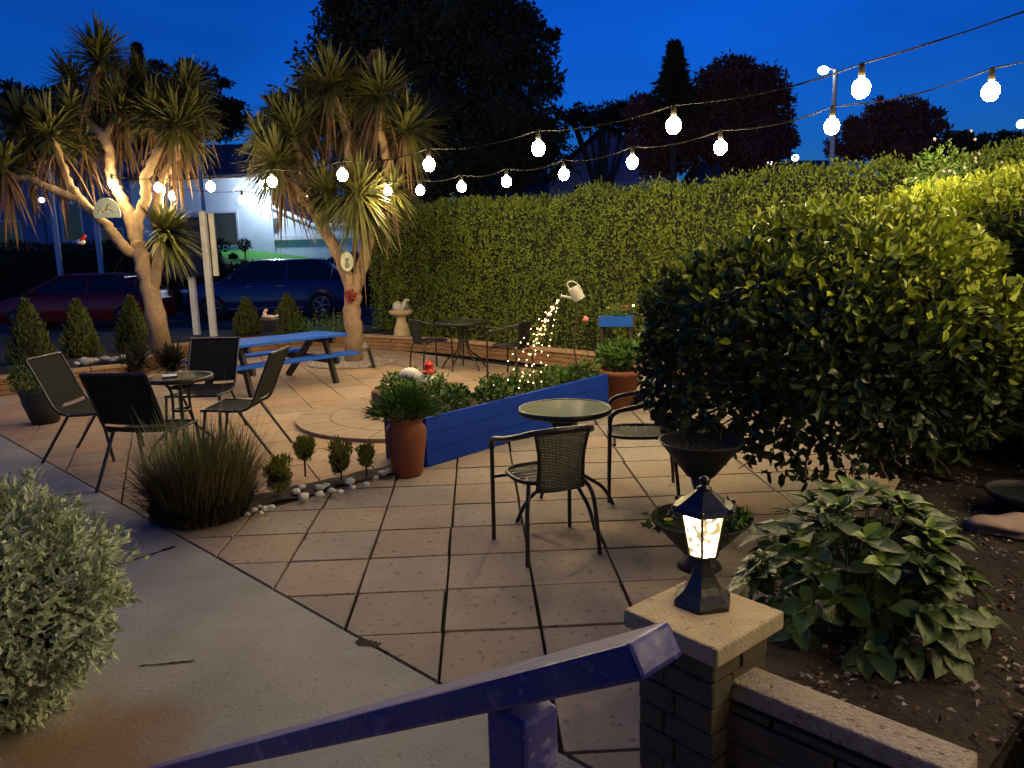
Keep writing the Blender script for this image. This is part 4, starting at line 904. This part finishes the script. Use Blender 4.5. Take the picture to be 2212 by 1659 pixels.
for q in range(150):
    d=V(unit(1)[0]); d.z=abs(d.z)*.9+.05; d.normalize(); p0=bc-o+V((d.x*rad.x,d.y*rad.y,d.z*rad.z))*.97; dr=(d+V((rnd.gauss(0,.3),rnd.gauss(0,.3),.5))).normalized(); L_=rnd.uniform(.06,.2)
    m.tube([p0,p0+dr*L_],.003,4,mi=1,caps=False); k_=7; ts=RG.random(k_)*L_
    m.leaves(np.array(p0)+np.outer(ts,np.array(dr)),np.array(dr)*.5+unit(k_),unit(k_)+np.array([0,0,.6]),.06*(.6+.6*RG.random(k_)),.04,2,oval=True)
n=5000; D=unit(n); P=np.array(bc-o)+D*(.3+.5*RG.random(n))[:,None]*np.array(rad); P[:,2]=np.maximum(P[:,2],.35)
m.leaves(P,unit(n),unit(n),.07,.04,0)
m.ball(bc-o+V((0,0,.06)),.72,3,mi=1,sc_=(.98,.85,.62),jit=.5)
m.build('foliage',[M_bushl,M_core,M_litleaf],t)
m=MB()
for k in range(9):
    a=rnd.uniform(0,6.28); e=bc-o+V((rad.x*.75*math.cos(a),rad.y*.7*math.sin(a),rnd.uniform(-.35,.1))); limb(m,[V((rnd.uniform(-.08,.08),rnd.uniform(-.08,.08),-.1)),V((e.x*.3,e.y*.3,.25)),V((e.x*.7,e.y*.7,e.z*.8+.05)),e],.022,.008)
for k in range(16):
    a=rnd.uniform(2.6,5.2); e=bc-o+V((rad.x*.9*math.cos(a),rad.y*.9*math.sin(a),-.55-.1*rnd.random())); e0=bc-o+V((rad.x*.4*math.cos(a),rad.y*.4*math.sin(a),-.35)); limb(m,[e0,(e0+e)/2+V((0,0,.04)),e],.008,.003)
m.build('stems',M_bark,t)
# hydrangea
t=thing('hydrangea','broad leaved hydrangea in front of the rounded bush beside the stone pier','shrub',(1.18,2.50,.42))
m=MB()
for k in range(120):
    a=rnd.random()*6.283; e=math.acos(1-rnd.random()*1.0); d=V((math.cos(a)*math.sin(e),math.sin(a)*math.sin(e),math.cos(e))); tip=V((d.x*.36,d.y*.36,.05+d.z*.36)); 
    if rnd.random()<.35: tip=tip*.75
    m.tube([V((d.x*.05,d.y*.05,-.05)),tip*.6+V((0,0,.03)),tip],.003,5,mi=1,caps=False)
    nl=6; Pn=[];Dn=[];Nn=[]
    for q in range(nl):
        aa=q*2.4+k; h=V((math.cos(aa),math.sin(aa),0)); dd=(h*.8+d*.55+V((0,0,-.12+.55*q/nl-.38*(1-d.z)+rnd.gauss(0,.18)))).normalized(); Pn.append(tip+V((0,0,.004*q)));Dn.append(dd);Nn.append(V((0,0,1))*.9+d*.8)
    LS=np.array([.115,.11,.10,.08,.06,.045])*rnd.uniform(.75,1.15); WS=LS*.68; hi=2 if d.z>.62+rnd.gauss(0,.12) or d.x>.55 else 0  # small young leaves on top and right side coloured lighter as if lit
    m.leaves(Pn[:3],Dn[:3],Nn[:3],LS[:3],WS[:3],0,big=True,fold=.12); m.leaves(Pn[3:],Dn[3:],Nn[3:],LS[3:],WS[3:],hi,big=True,fold=.2)
m.build('leaves',[M_hyd,M_green,mat('lit_young_hydrangea_leaf',(.22,.32,.03),.4,col2=(.10,.18,.02),scale=7,rndattr=True)],t)
# variegated bush
o=V((-2.02,2.68,.47)); t=thing('variegated_bush','pale green and cream variegated bush at the left foreground edge','bush',(o.x,o.y,0))
m=MB(); n=1800; D=unit(n)
for i in range(n):
    d=V(D[i]); f=1+.28*noise.noise(d*2.3)+.26*noise.noise(d*6); c=d*(.36+.10*rnd.random())*f; c=V((c.x*1.0,c.y*.92,c.z*1.0+.44))
    if c.z<.03: continue
    k=13; dd=unit(k)*.9+np.array(d)*1.0+np.array([0,0,.35]); P=np.array(c)+RG.normal(size=(k,3))*.018
    m.leaves(P,dd,np.array(d)+unit(k)*.5+np.array([0,0,.5]),.041*(.6+.7*RG.random(k)),.018*(.8+.5*RG.random(k)),0,fold=.15)
m.ball((0,0,.44),.29,3,mi=1,sc_=(1,.92,1.05),jit=.5)
m.build('foliage',[M_varieg,M_core],t)
m=MB(); m.tube([(0,0,0),(0,0,.2)],.03,8); m.build('stem',M_trunk,t)
# conifers in the far beds
def cone(label,px,py,wpx,ytop,Z=None,z0=.2,grp='dwarf conifers in the back bed',dbl=True):
    p=G(px,py,z0); Zc=(p-CP).dot(CM@V((0,0,-1))); r=wpx/2*Zc/1660; h=(py-ytop)*Zc/1660
    t=thing('dwarf_conifer',label,'conifer',p,0,grp); m=MB(); n=1500
    z=RG.random(n)**1.3; a=RG.random(n)*6.283; w_=r*(1-z**1.6)*(.85+.2*RG.random(n))*(1+.12*np.sin(a*3+z*9))
    w_=np.maximum(w_,r*.08); P=np.stack([w_*np.cos(a),w_*np.sin(a),z*h+.02],1); Dd=np.stack([np.cos(a)*.5,np.sin(a)*.5,np.ones(n)],1)
    m.leaves(P,Dd+unit(n)*.5,np.stack([np.cos(a),np.sin(a),.3+0*a],1)+unit(n)*.4,.085*(.6+.6*RG.random(n)),.03,0)
    m.lathe([(r*.78,0),(r*.8,h*.25),(r*.6,h*.6),(r*.25,h*.88),(0,h*.95)],n=12,mi=1)
    m.build('foliage',[M_conif,M_core],t); m=MB(); m.tube([(0,0,-.02),(0,0,.1)],.03,6); m.build('stem',M_trunk,t)
cone('first dwarf conifer from the left in the back bed',70,785,88,655); cone('second dwarf conifer from the left in the back bed, darker',178,770,72,655)
cone('third dwarf conifer from the left, tight against the left cordyline',292,758,70,648); cone('small bright cone conifer just right of the white sign posts',537,722,60,650); cone('cone conifer behind the pot on the picnic table',625,722,66,642)
# low white flowers between picnic table and palm
q=G(700,722,.2); t=thing('flower_patch','sparse patch of tiny white flowers in the back bed left of the right cordyline','flowers',q)
m=MB()
for k in range(55): p=V((rnd.uniform(-.9,.7),rnd.uniform(-.3,.3),rnd.uniform(.1,.5))); m.tube([V((p.x,p.y,0)),p],.004,4,mi=1,caps=False); flower(m,p,.035,n=5)
leafball(m,(0,0,.1),.8,700,.06,.03,mi=1,flat=.3,shell=.1)
m.build('blooms',[M_flower_w,M_green],t)
q=G(368,718,.2)

# ============ sign on white posts ============
ps=[At(425,712,15.6),At(461,715,15.2)]
t=thing('post_sign','dark sign board between two square white posts by the road','sign',(ps[0].x,ps[0].y,0))
for i,p in enumerate(ps):
    zt_=At(0,0,1) ; top=2.62 if i else 2.5
    m=MB(); q=p-V((ps[0].x,ps[0].y,0)); m.box((q.x,q.y,(top+.2)/2),(.115,.115,top-.2)); m.build('post',M_white,t,bevel=.006)
d=(ps[1]-ps[0]); d.z=0; an=math.atan2(d.y,d.x)
m=MB(); m.box((d.x/2-.25,d.y/2+.05,1.95),(1.25,.05,1.15),rotz(an*.3)); m.build('board',mat('navy_board',(.008,.01,.04),.6,var=.3,scale=4),t)
m=MB(); m.box((d.x+.13,d.y+.08,1.98),(.10,.04,1.2)); m.build('edge_strip',M_white,t)
g3='pale poles beyond the road'
for x,y0,y1,Z,lb in((118,345,582,24.3,'tall pale pole standing beyond the red car at the left'),(215,470,574,24.5,'shorter pale pole behind the left cordyline branch'),(447,338,560,24.4,'slim pale pole rising behind the white sign post')):
    a=At(x+(12 if x==118 else 3),y1,Z); b=At(x,y0,Z); m=MB(); m.tube([(0,0,-a.z),(0,0,b.z-a.z)],.085 if x!=447 else .06,12); o=m.build('pale_pole',mat('pale_metal',(.40,.48,.52),.5,var=.2),None); o.location=a; tag(o,lb,'pole',g3)

# ============ cars ============
def car(name,label,cat,loc,rz,Lc,W,H,mt,belt,hood,cab,sw,wheel=.33,bh=.0):
    """front at -x. cab=(windscreen foot,roof front,roof rear,rear foot) x positions from the front"""
    t=thing(name,label,cat,loc,rz); x0=-Lc/2
    Mg=mat('dark_car_glass',(.006,.008,.012),.08,spec=.35,var=.2)
    st=[0,.12,.45,cab[0],cab[0]+.6,cab[3]-.9,cab[3],Lc-.12,Lc]
    top=[hood*.72,hood*.9,hood*.97,hood+.06,belt,belt+.02,belt,belt*.93 if Lc-cab[3]>.2 else belt*.9,belt*.75]
    hw=[.72,.88,.96,1,1,1,.98,.92,.80]; gr=.2
    m=MB(); vs=[]
    for x,zt_,k in zip(st,top,hw):
        w_=W/2*k
        prof=[(-w_*.9,gr),(-w_,gr+.08),(-w_*1.0,gr+.35),(-w_*.97,zt_-.16),(-w_*.9,zt_-.03),(-w_*.6,zt_+.01),(0,zt_+.03),(w_*.6,zt_+.01),(w_*.9,zt_-.03),(w_*.97,zt_-.16),(w_,gr+.35),(w_,gr+.08),(w_*.9,gr)]
        vs+=[(x0+x,y,z) for y,z in prof]
    n=13; fs=[(i*n+k,(i+1)*n+k,(i+1)*n+k+1,i*n+k+1) for i in range(len(st)-1) for k in range(n-1)]
    m.add(vs,fs,0,True); m.add(vs[:n],[tuple(range(n))],0); m.add(vs[-n:],[tuple(range(n))[::-1]],0); m.build('body',mt,t)
    b,r=W/2*.86,W/2*.66
    c=[(x0+cab[0],belt+.0,b),(x0+cab[1],H,r),(x0+cab[2],H,r),(x0+cab[3],belt-.02,b)]
    m=MB(); vs=[]
    for x,z,w_ in c: vs+=[(x,-w_,z-.03),(x,w_,z-.03)]
    m.add([vs[0],vs[2],vs[4],vs[6]],[(0,3,2,1)]); m.add([vs[1],vs[3],vs[5],vs[7]],[(0,1,2,3)]); m.add([vs[0],vs[1],vs[3],vs[2]],[(0,1,2,3)]); m.add([vs[4],vs[5],vs[7],vs[6]],[(0,1,2,3)]); m.build('window_glass',Mg,t)
    m=MB(); m.tube([(c[1][0]-.05,0,H-.015),(c[1][0]+.25,0,H+.02),(c[2][0]-.3,0,H+.015),(c[2][0]+.05,0,H-.03)],[r*.98,r*1.03,r*1.03,r*.98],18,flat=.06); m.build('roof',mt,t)
    for s in(-1,1):
        m=MB(); m.tube([(c[0][0],s*b,belt-.02),(c[1][0],s*r,H-.02)],.035,8); m.tube([(c[3][0],s*b,belt-.03),(c[2][0],s*r,H-.02)],.05,8)
        mx=(c[1][0]+c[2][0])/2; m.tube([(mx,s*(b+.003),belt-.01),(mx,s*(r+.006),H-.02)],.032,6); m.tube([(c[1][0],s*(r+.01),H-.01),(c[2][0],s*(r+.01),H-.01)],.03,6); m.build('side_pillars',mt,t)
    Mt_=mat('tyre_rubber',(.012,.012,.012),.9,var=.2); Mr_=mat('alloy_rim',(.25,.26,.28),.35,metal=.7,var=.2)
    Mxx=Matrix.Rotation(R(90),3,'X')
    for wx in(x0+sw,x0+Lc-sw*.95):
        for s in(-1,1):
            m=MB(); m.lathe([(wheel*.6,-.11),(wheel*.95,-.11),(wheel,-.08),(wheel,.08),(wheel*.95,.11),(wheel*.6,.11)],c=(wx,s*(W/2-.10),wheel),M=Mxx,n=28); w_=m.build('wheel',Mt_,t)
            m=MB(); m.lathe([(wheel*.58,.0),(wheel*.66,.0),(wheel*.66,.02),(wheel*.58,.02)],c=(wx,s*(W/2-.10)-0+s*.09,wheel),M=Mxx,n=28)
            for k in range(5):
                a=k*1.2566; dx,dz=math.cos(a)*wheel*.6,math.sin(a)*wheel*.6; m.tube([(wx,s*(W/2-.02),wheel),(wx+dx,s*(W/2-.02),wheel+dz)],.025,5)
            m.build('rim',Mr_,w_)
    Ml=mat('headlamp_lens',(.5,.6,.7),.1,spec=.9,var=.1); Mtl=mat('tail_lamp',(.35,.02,.02),.2,var=.2)
    for s in(-1,1):
        m=MB(); m.ball((x0+.13,s*W*.37,hood*.82),.13,2,sc_=(1.3,1.1,.55)); m.build('headlight',Ml,t)
        m=MB(); m.ball((x0+Lc-.12,s*W*.38,belt*.86),.12,2,sc_=(1,.9,.9)); m.build('tail_light',Mtl,t)
        m=MB(); m.ball((c[0][0]+.35,s*(W/2+.07),belt+.06),.10,2,sc_=(.7,1.2,.8)); m.build('mirror',mt,t)
        m=MB(); 
        for dx in(.55,1.45): m.box((c[0][0]+dx+.3,s*(W/2+.008),belt-.14),(.16,.02,.025))
        m.build('door_handles',Mr_ if name=='parked_suv' else mt,t)
    m=MB(); m.box((x0+.02,0,hood*.5),(.05,W*.6,.18)); m.build('grille',M_black,t)
    m=MB(); 
    for s in(-1,1): m.tube([(x0+sw+.45,s*(W/2+.005),gr+.13),(x0+Lc-sw-.45,s*(W/2+.005),gr+.13)],.018,6)
    m.build('sill_trim',Mr_ if name=='parked_suv' else M_black,t)
    return t
Mblue=mat('dark_blue_car_paint',(.012,.02,.10),.22,coat=.4,spec=.3,var=.15,scale=2); Mredc=mat('dark_red_car_paint',(.16,.008,.012),.3,coat=.15,spec=.25,var=.15,scale=2)
car('parked_suv','dark blue parked suv behind the picnic table, between the two cordylines','car',(-7.05,23.2,-.05),R(2),4.95,1.9,1.66,Mblue,1.10,1.04,(1.15,2.05,4.1,4.8),.95,.38)
car('parked_hatchback','dark red parked hatchback behind the dwarf conifers at the left','car',(-11.7,21.3,-.05),R(3),4.35,1.75,1.42,Mredc,.96,.86,(.95,1.85,3.4,4.15),.82,.31)
car('distant_car','pale roofed car just showing beyond the dark blue suv','car',(-5.2,27.6,.35),R(0),4.2,1.75,1.48,mat('silver_car_paint',(.45,.47,.5),.25,coat=1,var=.1),.98,.9,(.9,1.7,3.3,4.0),.8,.31)

# ============ across the road ============
hedge('roadside_hedge','low black looking hedge across the road behind the two cars',[V((-26,25.9,0)),V((-4.0,26.4,0)),V((-1.0,30,0))],1.0,1.42,14000,.14,mat_=M_tree,seed=9,amp=.2,topf=lambda s:1.42 if s>16.5 else 2.25)
g=MB(); 
nx,ny=24,8
vs=[(-40+44*i/nx,26.3+14*j/ny,1.30+(.75*min(1,j/2.6))*max(0,min(1,(-5.5-(-40+44*i/nx))/5))+.05*noise.noise(V((i*.4,j*.4,0)))) for i in range(nx+1) for j in range(ny+1)]
g.add(vs,[(i*(ny+1)+j,(i+1)*(ny+1)+j,(i+1)*(ny+1)+j+1,i*(ny+1)+j+1) for i in range(nx) for j in range(ny)],0,True)
tag(g.build('lawn',mat('short_lawn',(.06,.26,.02),.9,col2=(.04,.17,.015),scale=3,bump=.6,bscale=40)),kind='structure')
M_ww=mat('white_render_wall',(.60,.63,.66),.85,col2=(.5,.53,.56),scale=1.5); M_bw=mat('pale_blue_render',(.13,.17,.27),.85,var=.2,scale=1); M_roof=mat('dark_slate_roof',(.055,.045,.05),.8,var=.3,scale=6,bump=.3)
M_win=mat('dark_window_glass',(.03,.025,.03),.1,spec=.7,var=.2); M_frame=mat('window_frame',(.5,.5,.5),.6,var=.1)
def house(label,loc,rz,W,D,He,Hr,wallm,wins,axis='x',chim=True,base=0):
    """front = local -y; ridge along axis"""
    t=thing('house',label,'house',loc,rz)
    m=MB()
    if axis=='x': m.box((0,0,(He+base)/2),(W,D,He-base)); 
    else:
        pl=[(-W/2,base),(W/2,base),(W/2,He),(0,Hr),(-W/2,He)]; m.prism(pl,-D/2,D/2,M=Matrix.Rotation(R(90),3,'X'))
    m.build('wall',wallm,t)
    m=MB(); e=.3
    if axis=='x':
        vs=[(-W/2-e,-D/2-e,He-.05),(W/2+e,-D/2-e,He-.05),(W/2+e,0,Hr),(-W/2-e,0,Hr),(-W/2-e,D/2+e,He-.05),(W/2+e,D/2+e,He-.05)]
        vs2=[(x,y,z+.14) for x,y,z in vs]
        m.add(vs+vs2,[(0,1,2,3),(3,2,5,4),(6,9,8,7),(9,10,11,8),(0,6,7,1),(0,3,9,6),(3,4,10,9),(1,7,8,2),(2,8,11,5),(4,5,11,10)])
        m.add([(-W/2,-D/2,He),(-W/2,D/2,He),(-W/2,0,Hr)],[(0,1,2)],1); m.add([(W/2,-D/2,He),(W/2,0,Hr),(W/2,D/2,He)],[(0,1,2)],1)
    else:
        for s in(-1,1):
            vs=[(s*(W/2+e),-D/2-e,He-.1),(s*(W/2+e),D/2+e,He-.1),(0,D/2+e,Hr+.06),(0,-D/2-e,Hr+.06)]; m.add(vs+[(x,y,z+.15) for x,y,z in vs],[(0,1,2,3),(4,5,6,7)[::-1],(0,3,7,4),(0,4,5,1),(1,5,6,2)])
    rf=m.build('roof',[M_roof,wallm],t)
    if chim: m=MB(); m.box((W*.3 if axis=='x' else 0,0 if axis=='x' else D*.3,Hr+.3),(.7,.7,1.1)); m.build('chimney',wallm,rf)
    for x,z,w_,h_ in wins:
        m=MB(); m.box((x,-D/2-.02,z),(w_+.16,.06,h_+.16)); f=m.build('window',M_frame,t); m=MB(); m.box((x,-D/2-.05,z),(w_,.02,h_)); m.build('pane',M_win,f)
    return t
# main white house with the flood light
c=At(505,500,31); hb=house('white rendered house with a floodlit gable corner above the suv',(c.x-1.2,c.y+4,0),R(0),5.6,8,4.9,6.6,M_ww,[(.6,2.9,1.5,1.25)],'x',base=.9)
c2=At(665,510,31.2)
t=thing('house_annexe','lower white annexe with sloping bright parapet joined right of the floodlit house','building',(c2.x,c2.y,0))
wl_=At(598,480,31.2).x-c2.x; 
m=MB(); zf=lambda y: At(660,y,31.2).z
m.prism([(wl_-.1,.9),(4.5,.9),(4.5,zf(490)),(At(680,490,31.2).x-c2.x,zf(490)),(wl_-.1,zf(448))],-3.5,.0,M=Matrix.Rotation(R(90),3,'X')); m.build('wall',M_ww,t)
m=MB(); a=V((wl_-.1,.0,zf(447))); b=V((At(680,490,31.2).x-c2.x,0,zf(489))); m.tube([a,b,V((4.6,0,zf(489)))],.11,6); m.build('parapet',M_white,t)
m=MB(); m.box((.6,-.06,zf(513)),(7,.12,.16)); m.build('ledge',M_white,t)
m=MB(); m.box((At(587,483,31).x-c2.x,-.04,zf(483)),(.42,.06,.48)); m.build('plaque',mat('grey_plaque',(.07,.09,.08),.6,var=.5,scale=3),t)
fl=At(575,398,30.0); t=thing('floodlight','blazing blue white floodlight fixed to the gable corner of the white house','floodlight',fl)
m=MB(); m.ball((0,0,0),.27,2,sc_=(1,.6,.8)); m.build('lit_lens',mat('lit_flood_lens',(1,1,1),.3,emit=(.62,.78,1.0),es=280),t); m=MB(); m.box((0,.25,.08),(.5,.15,.3)); m.tube([(0,.25,0),(0,.6,0)],.04,6); m.build('housing',M_black,t)
c=At(120,400,36); house('blue grey house behind the left cordyline',(c.x,c.y+4,0),R(-4),9.5,8,5.6,8.0,M_bw,[(-2.3,3.0,1.2,1.4),(.9,3.6,.9,1.7),(2.8,2.6,1.0,1.2)],'y',base=.9)
c=At(330,450,37); house('dim blue house between the cordylines, far left of the floodlight',(c.x,c.y+4,0),R(3),7.0,8,4.8,6.6,M_bw,[(-1.4,3,1.4,1.2),(1.4,3,1.2,1.2)],'x',base=.9)
c=At(1110,420,44); house('dim house with pale wall far behind the hedge under the big dark tree',(c.x,c.y+4,0),R(10),6,7,4.2,6.2,M_bw,[(-1,3,1.2,1.1),(1.4,3,1.2,1.1)],'x')
c=At(1345,370,42); house('pale gabled house far behind the hedge left of the copper tree',(c.x,c.y+4,0),R(-12),6.5,8,5.6,8.2,mat('lilac_render',(.32,.32,.46),.85,var=.2,scale=1),[(-1.2,4.6,1.3,1.2),(1.4,4.6,1.0,1.2)],'y')
c=At(1700,330,40); house('low dark roofed house far right behind the hedge with lit windows',(c.x,c.y+4,0),R(8),7.5,7,4.6,6.3,mat('grey_render',(.13,.14,.2),.85,var=.2,scale=1),[(1.2,4.2,1.0,.7)],'x',chim=False)
for x,y,Z,s,col,lb in((1662,352,39.0,.16,(.8,.9,1),'small cold white lamp low behind the hedge, left of its twin'),(1718,341,39.0,.17,(.8,.9,1),'small cold white lamp behind the hedge left of the tall street lamp'),(2206,268,25,.14,(.8,.9,1),'white lamp cut by the right edge of the picture'),(302,403,35,.13,(.35,.45,1),'small violet blue lamp on the house between the cordylines'),(90,432,34,.12,(.4,.5,1),'faint blue lamp on the leftmost house'),(2790*.7678,339,14,.035,(.8,.85,1),'tiny white light just over the hedge top at the far right')):
    p=At(x,y,Z); t=thing('distant_lamp',lb,'lamp',(p.x,p.y,0)); m=MB(); m.ball((0,0,p.z),s,2); m.build('lit_globe',mat('lit_cold_globe'+('' if col[0]>.5 else '_blue'),(1,1,1),.3,emit=col,es=12),t); m=MB(); m.tube([(0,.02,0),(0,.02,p.z-s)],.03,6); m.build('pole',M_black,t)
# street lamp
p=At(1805,150,22); t=thing('street_lamp','tall pale street lamp post with lit cold white head behind the hedge','street lamp',(p.x,p.y,0))
m=MB(); m.tube([(0,0,0),(0,0,2.5),(0,0,p.z)],[.09,.08,.06],12); m.build('pole',mat('galvanised_pole',(.5,.48,.46),.5,var=.2),t)
m=MB(); m.tube(smooth_path([(0,0,p.z-.05),(-.12,0,p.z+.02),(-.30,0,p.z-.01)]),.03,8); m.build('arm',mat('galvanised_pole',(.5,.48,.46)),t)
m=MB(); m.ball((-.36,-.02,p.z-.02),.13,2,sc_=(1.2,1,.9)); m.build('lamp_head',mat('lit_street_lamp',(1,1,1),.3,emit=(.75,.86,1),es=22),t)
# ============ night trees ============
def tree(label,px,pyc,Z,lobes,nl,lf,mt,trunkpx=None,grp='dark trees against the dusk sky',name='tree'):
    c=At(px,pyc,Z); k=Z/1660; t=thing(name,label,'tree',(c.x,c.y,0),0,grp)
    m=MB(); tot=sum(r**2 for *_,r in lobes)
    lobes=lobes+[(x+r*1.05*math.cos(a),y-r*.85*math.sin(a),r*.28) for x,y,r in lobes for a in [rnd.uniform(-.5,3.6) for _ in range(3)]]
    for x,y,r in lobes:
        q=At(x,y,Z+rnd.uniform(-1,1)*r*k*.6)-V((c.x,c.y,0)); n=int(nl*r*r/tot); D=unit(n); fr=np.array([1+.30*noise.noise(V(d)*2.0+q)+.2*noise.noise(V(d)*5+q) for d in D])
        P=np.array(q)+D*((.35+.65*RG.random(n)**.45)*fr*r*k)[:,None]*np.array([1,1,.85 if r>32 else .45])
        m.leaves(P,D*.5+unit(n)+np.array([0,0,-.1]),D*.5+unit(n),lf*(.5+RG.random(n)),lf*.55*(.6+.6*RG.random(n)),0)
        m.ball(q,r*k*.5,2,mi=0,jit=.9,sc_=(1,1,.85))
    m.build('crown',mt,t)
    m=MB(); h=c.z; limb(m,[V((0,0,0)),V((.1,0,h*.4)),V((0,0,h*.8)),V((0,0,h+.5))],.35*Z/35,.12)
    for x,y,r in lobes[:7]:
        q=At(x,y,Z)-V((c.x,c.y,0)); limb(m,[V((0,0,h*.45)),V((q.x*.5,q.y*.5,(h*.5+q.z)/2)),q],.12,.04)
    m.build('trunk',M_trunk,t); return t
tree('huge black broadleaf tree filling the sky behind the right cordyline',900,200,34,[(900,60,150),(1000,20,130),(840,0,110),(1060,130,120),(780,120,110),(950,220,150),(1100,240,100),(1130,110,70),(720,170,90),(680,240,80),(1050,330,130),(820,330,140),(1150,330,90),(740,60,60),(630,250,60),(1180,280,50),(1100,60,60),(930,400,110),(610,300,50)],30000,.30,M_tree)
tree('round copper toned tree right of the spiky conifer',1590,260,31,[(1590,210,85),(1540,200,55),(1640,200,60),(1660,270,55),(1540,290,75),(1620,320,75),(1480,260,60),(1460,320,70),(1400,250,45),(1570,160,40),(1675,310,40),(1420,330,60)],17000,.22,M_rtree)
tree('small shaggy dark tree right of the street lamp',1940,290,26,[(1930,280,60),(1980,270,50),(1880,290,50),(2010,310,45),(1840,320,45),(1950,330,60),(1960,240,35),(1910,240,30),(2035,330,30)],9000,.16,M_rtree)
tree('low dark treetops at the right end of the hedge',2100,330,25,[(2080,325,35),(2130,330,40),(2190,325,45),(2075,305,14),(2010,345,35)],3500,.15,M_tree)
tree('dark tree behind the left cordyline',150,300,40,[(30,220,45),(60,260,60),(420,190,60),(320,180,50),(270,230,60),(470,260,50),(120,240,60),(500,250,40)],9000,.28,M_tree)
tree('thin leafed dark tree between the big tree and the conifer',1300,260,38,[(1270,260,35),(1320,250,35),(1350,260,40),(1380,235,35),(1240,250,30)],2500,.2,M_tree)
def conifer_tree(label,px,ytop,ybase,wpx,Z):
    a=At(px,ybase,Z); b=At(px,ytop,Z); t=thing('conifer_tree',label,'tree',(a.x,a.y,0),0,'dark trees against the dusk sky'); m=MB(); h=b.z-a.z; r=wpx/2*Z/1660
    for k in range(26):
        f=k/26; zz=b.z-h*f; 
        for q in range(7):
            an=q*.9+k*1.3; L_=r*(.03+f)*(.7+.5*rnd.random()); d=V((math.cos(an),math.sin(an),.25)); n=26; s=RG.random(n); P=np.array([0,0,zz])+np.outer(s,np.array(d*L_))+RG.normal(size=(n,3))*.05
            m.leaves(P,np.array(d)+unit(n)*.5,unit(n)+np.array([0,0,1]),.25,.09,0)
    m.build('crown',M_tree,t); m=MB(); m.tube([(0,0,0),(0,0,b.z)],[.25,.03],8); m.build('trunk',M_trunk,t)
conifer_tree('spiky topped conifer left of the copper tree',1455,105,270,110,30); conifer_tree('narrow conifer tip showing behind the left cordyline heads',318,110,330,70,38); conifer_tree('tiny pointed conifer at the far right skyline',2078,296,340,40,26)
# two small plants on the lawn
for x,y,s,lb in((530,545,.5,'small topiary plant on a stem on the green lawn'),(505,560,.28,'low dark shrub on the green lawn beside the topiary')):
    p=At(x,y+12,28.6); t=thing('lawn_plant',lb,'plant',p); m=MB(); leafball(m,(0,0,s*.9),s*.42,200,.14,.05,shell=.1); m.build('leaves',M_tree,t); m=MB(); m.tube([(0,0,-.3),(0,0,s*.9)],.03,5); m.build('stem',M_trunk,t)



# unseen house front added behind the viewpoint to shade the terrace from the sky
t=thing('house','unseen brown rendered house front added behind the viewpoint to block sky light','house',(0,-3.2,0))
m=MB(); m.box((0,-.15,3.2),(18,.3,6.4)); m.build('wall',mat('brown_render',(.10,.08,.065),.9,var=.3,scale=2),t)
m=MB(); m.box((-1,.03,2.6),(1.4,.06,1.2)); f=m.build('window',M_frame,t); m=MB(); m.box((-1,.07,2.6),(1.2,.02,1.0)); m.build('pane',M_win,f)
m=MB(); m.box((0,.1,6.5),(18.6,1.0,.2)); m.build('eaves',M_roof,t)
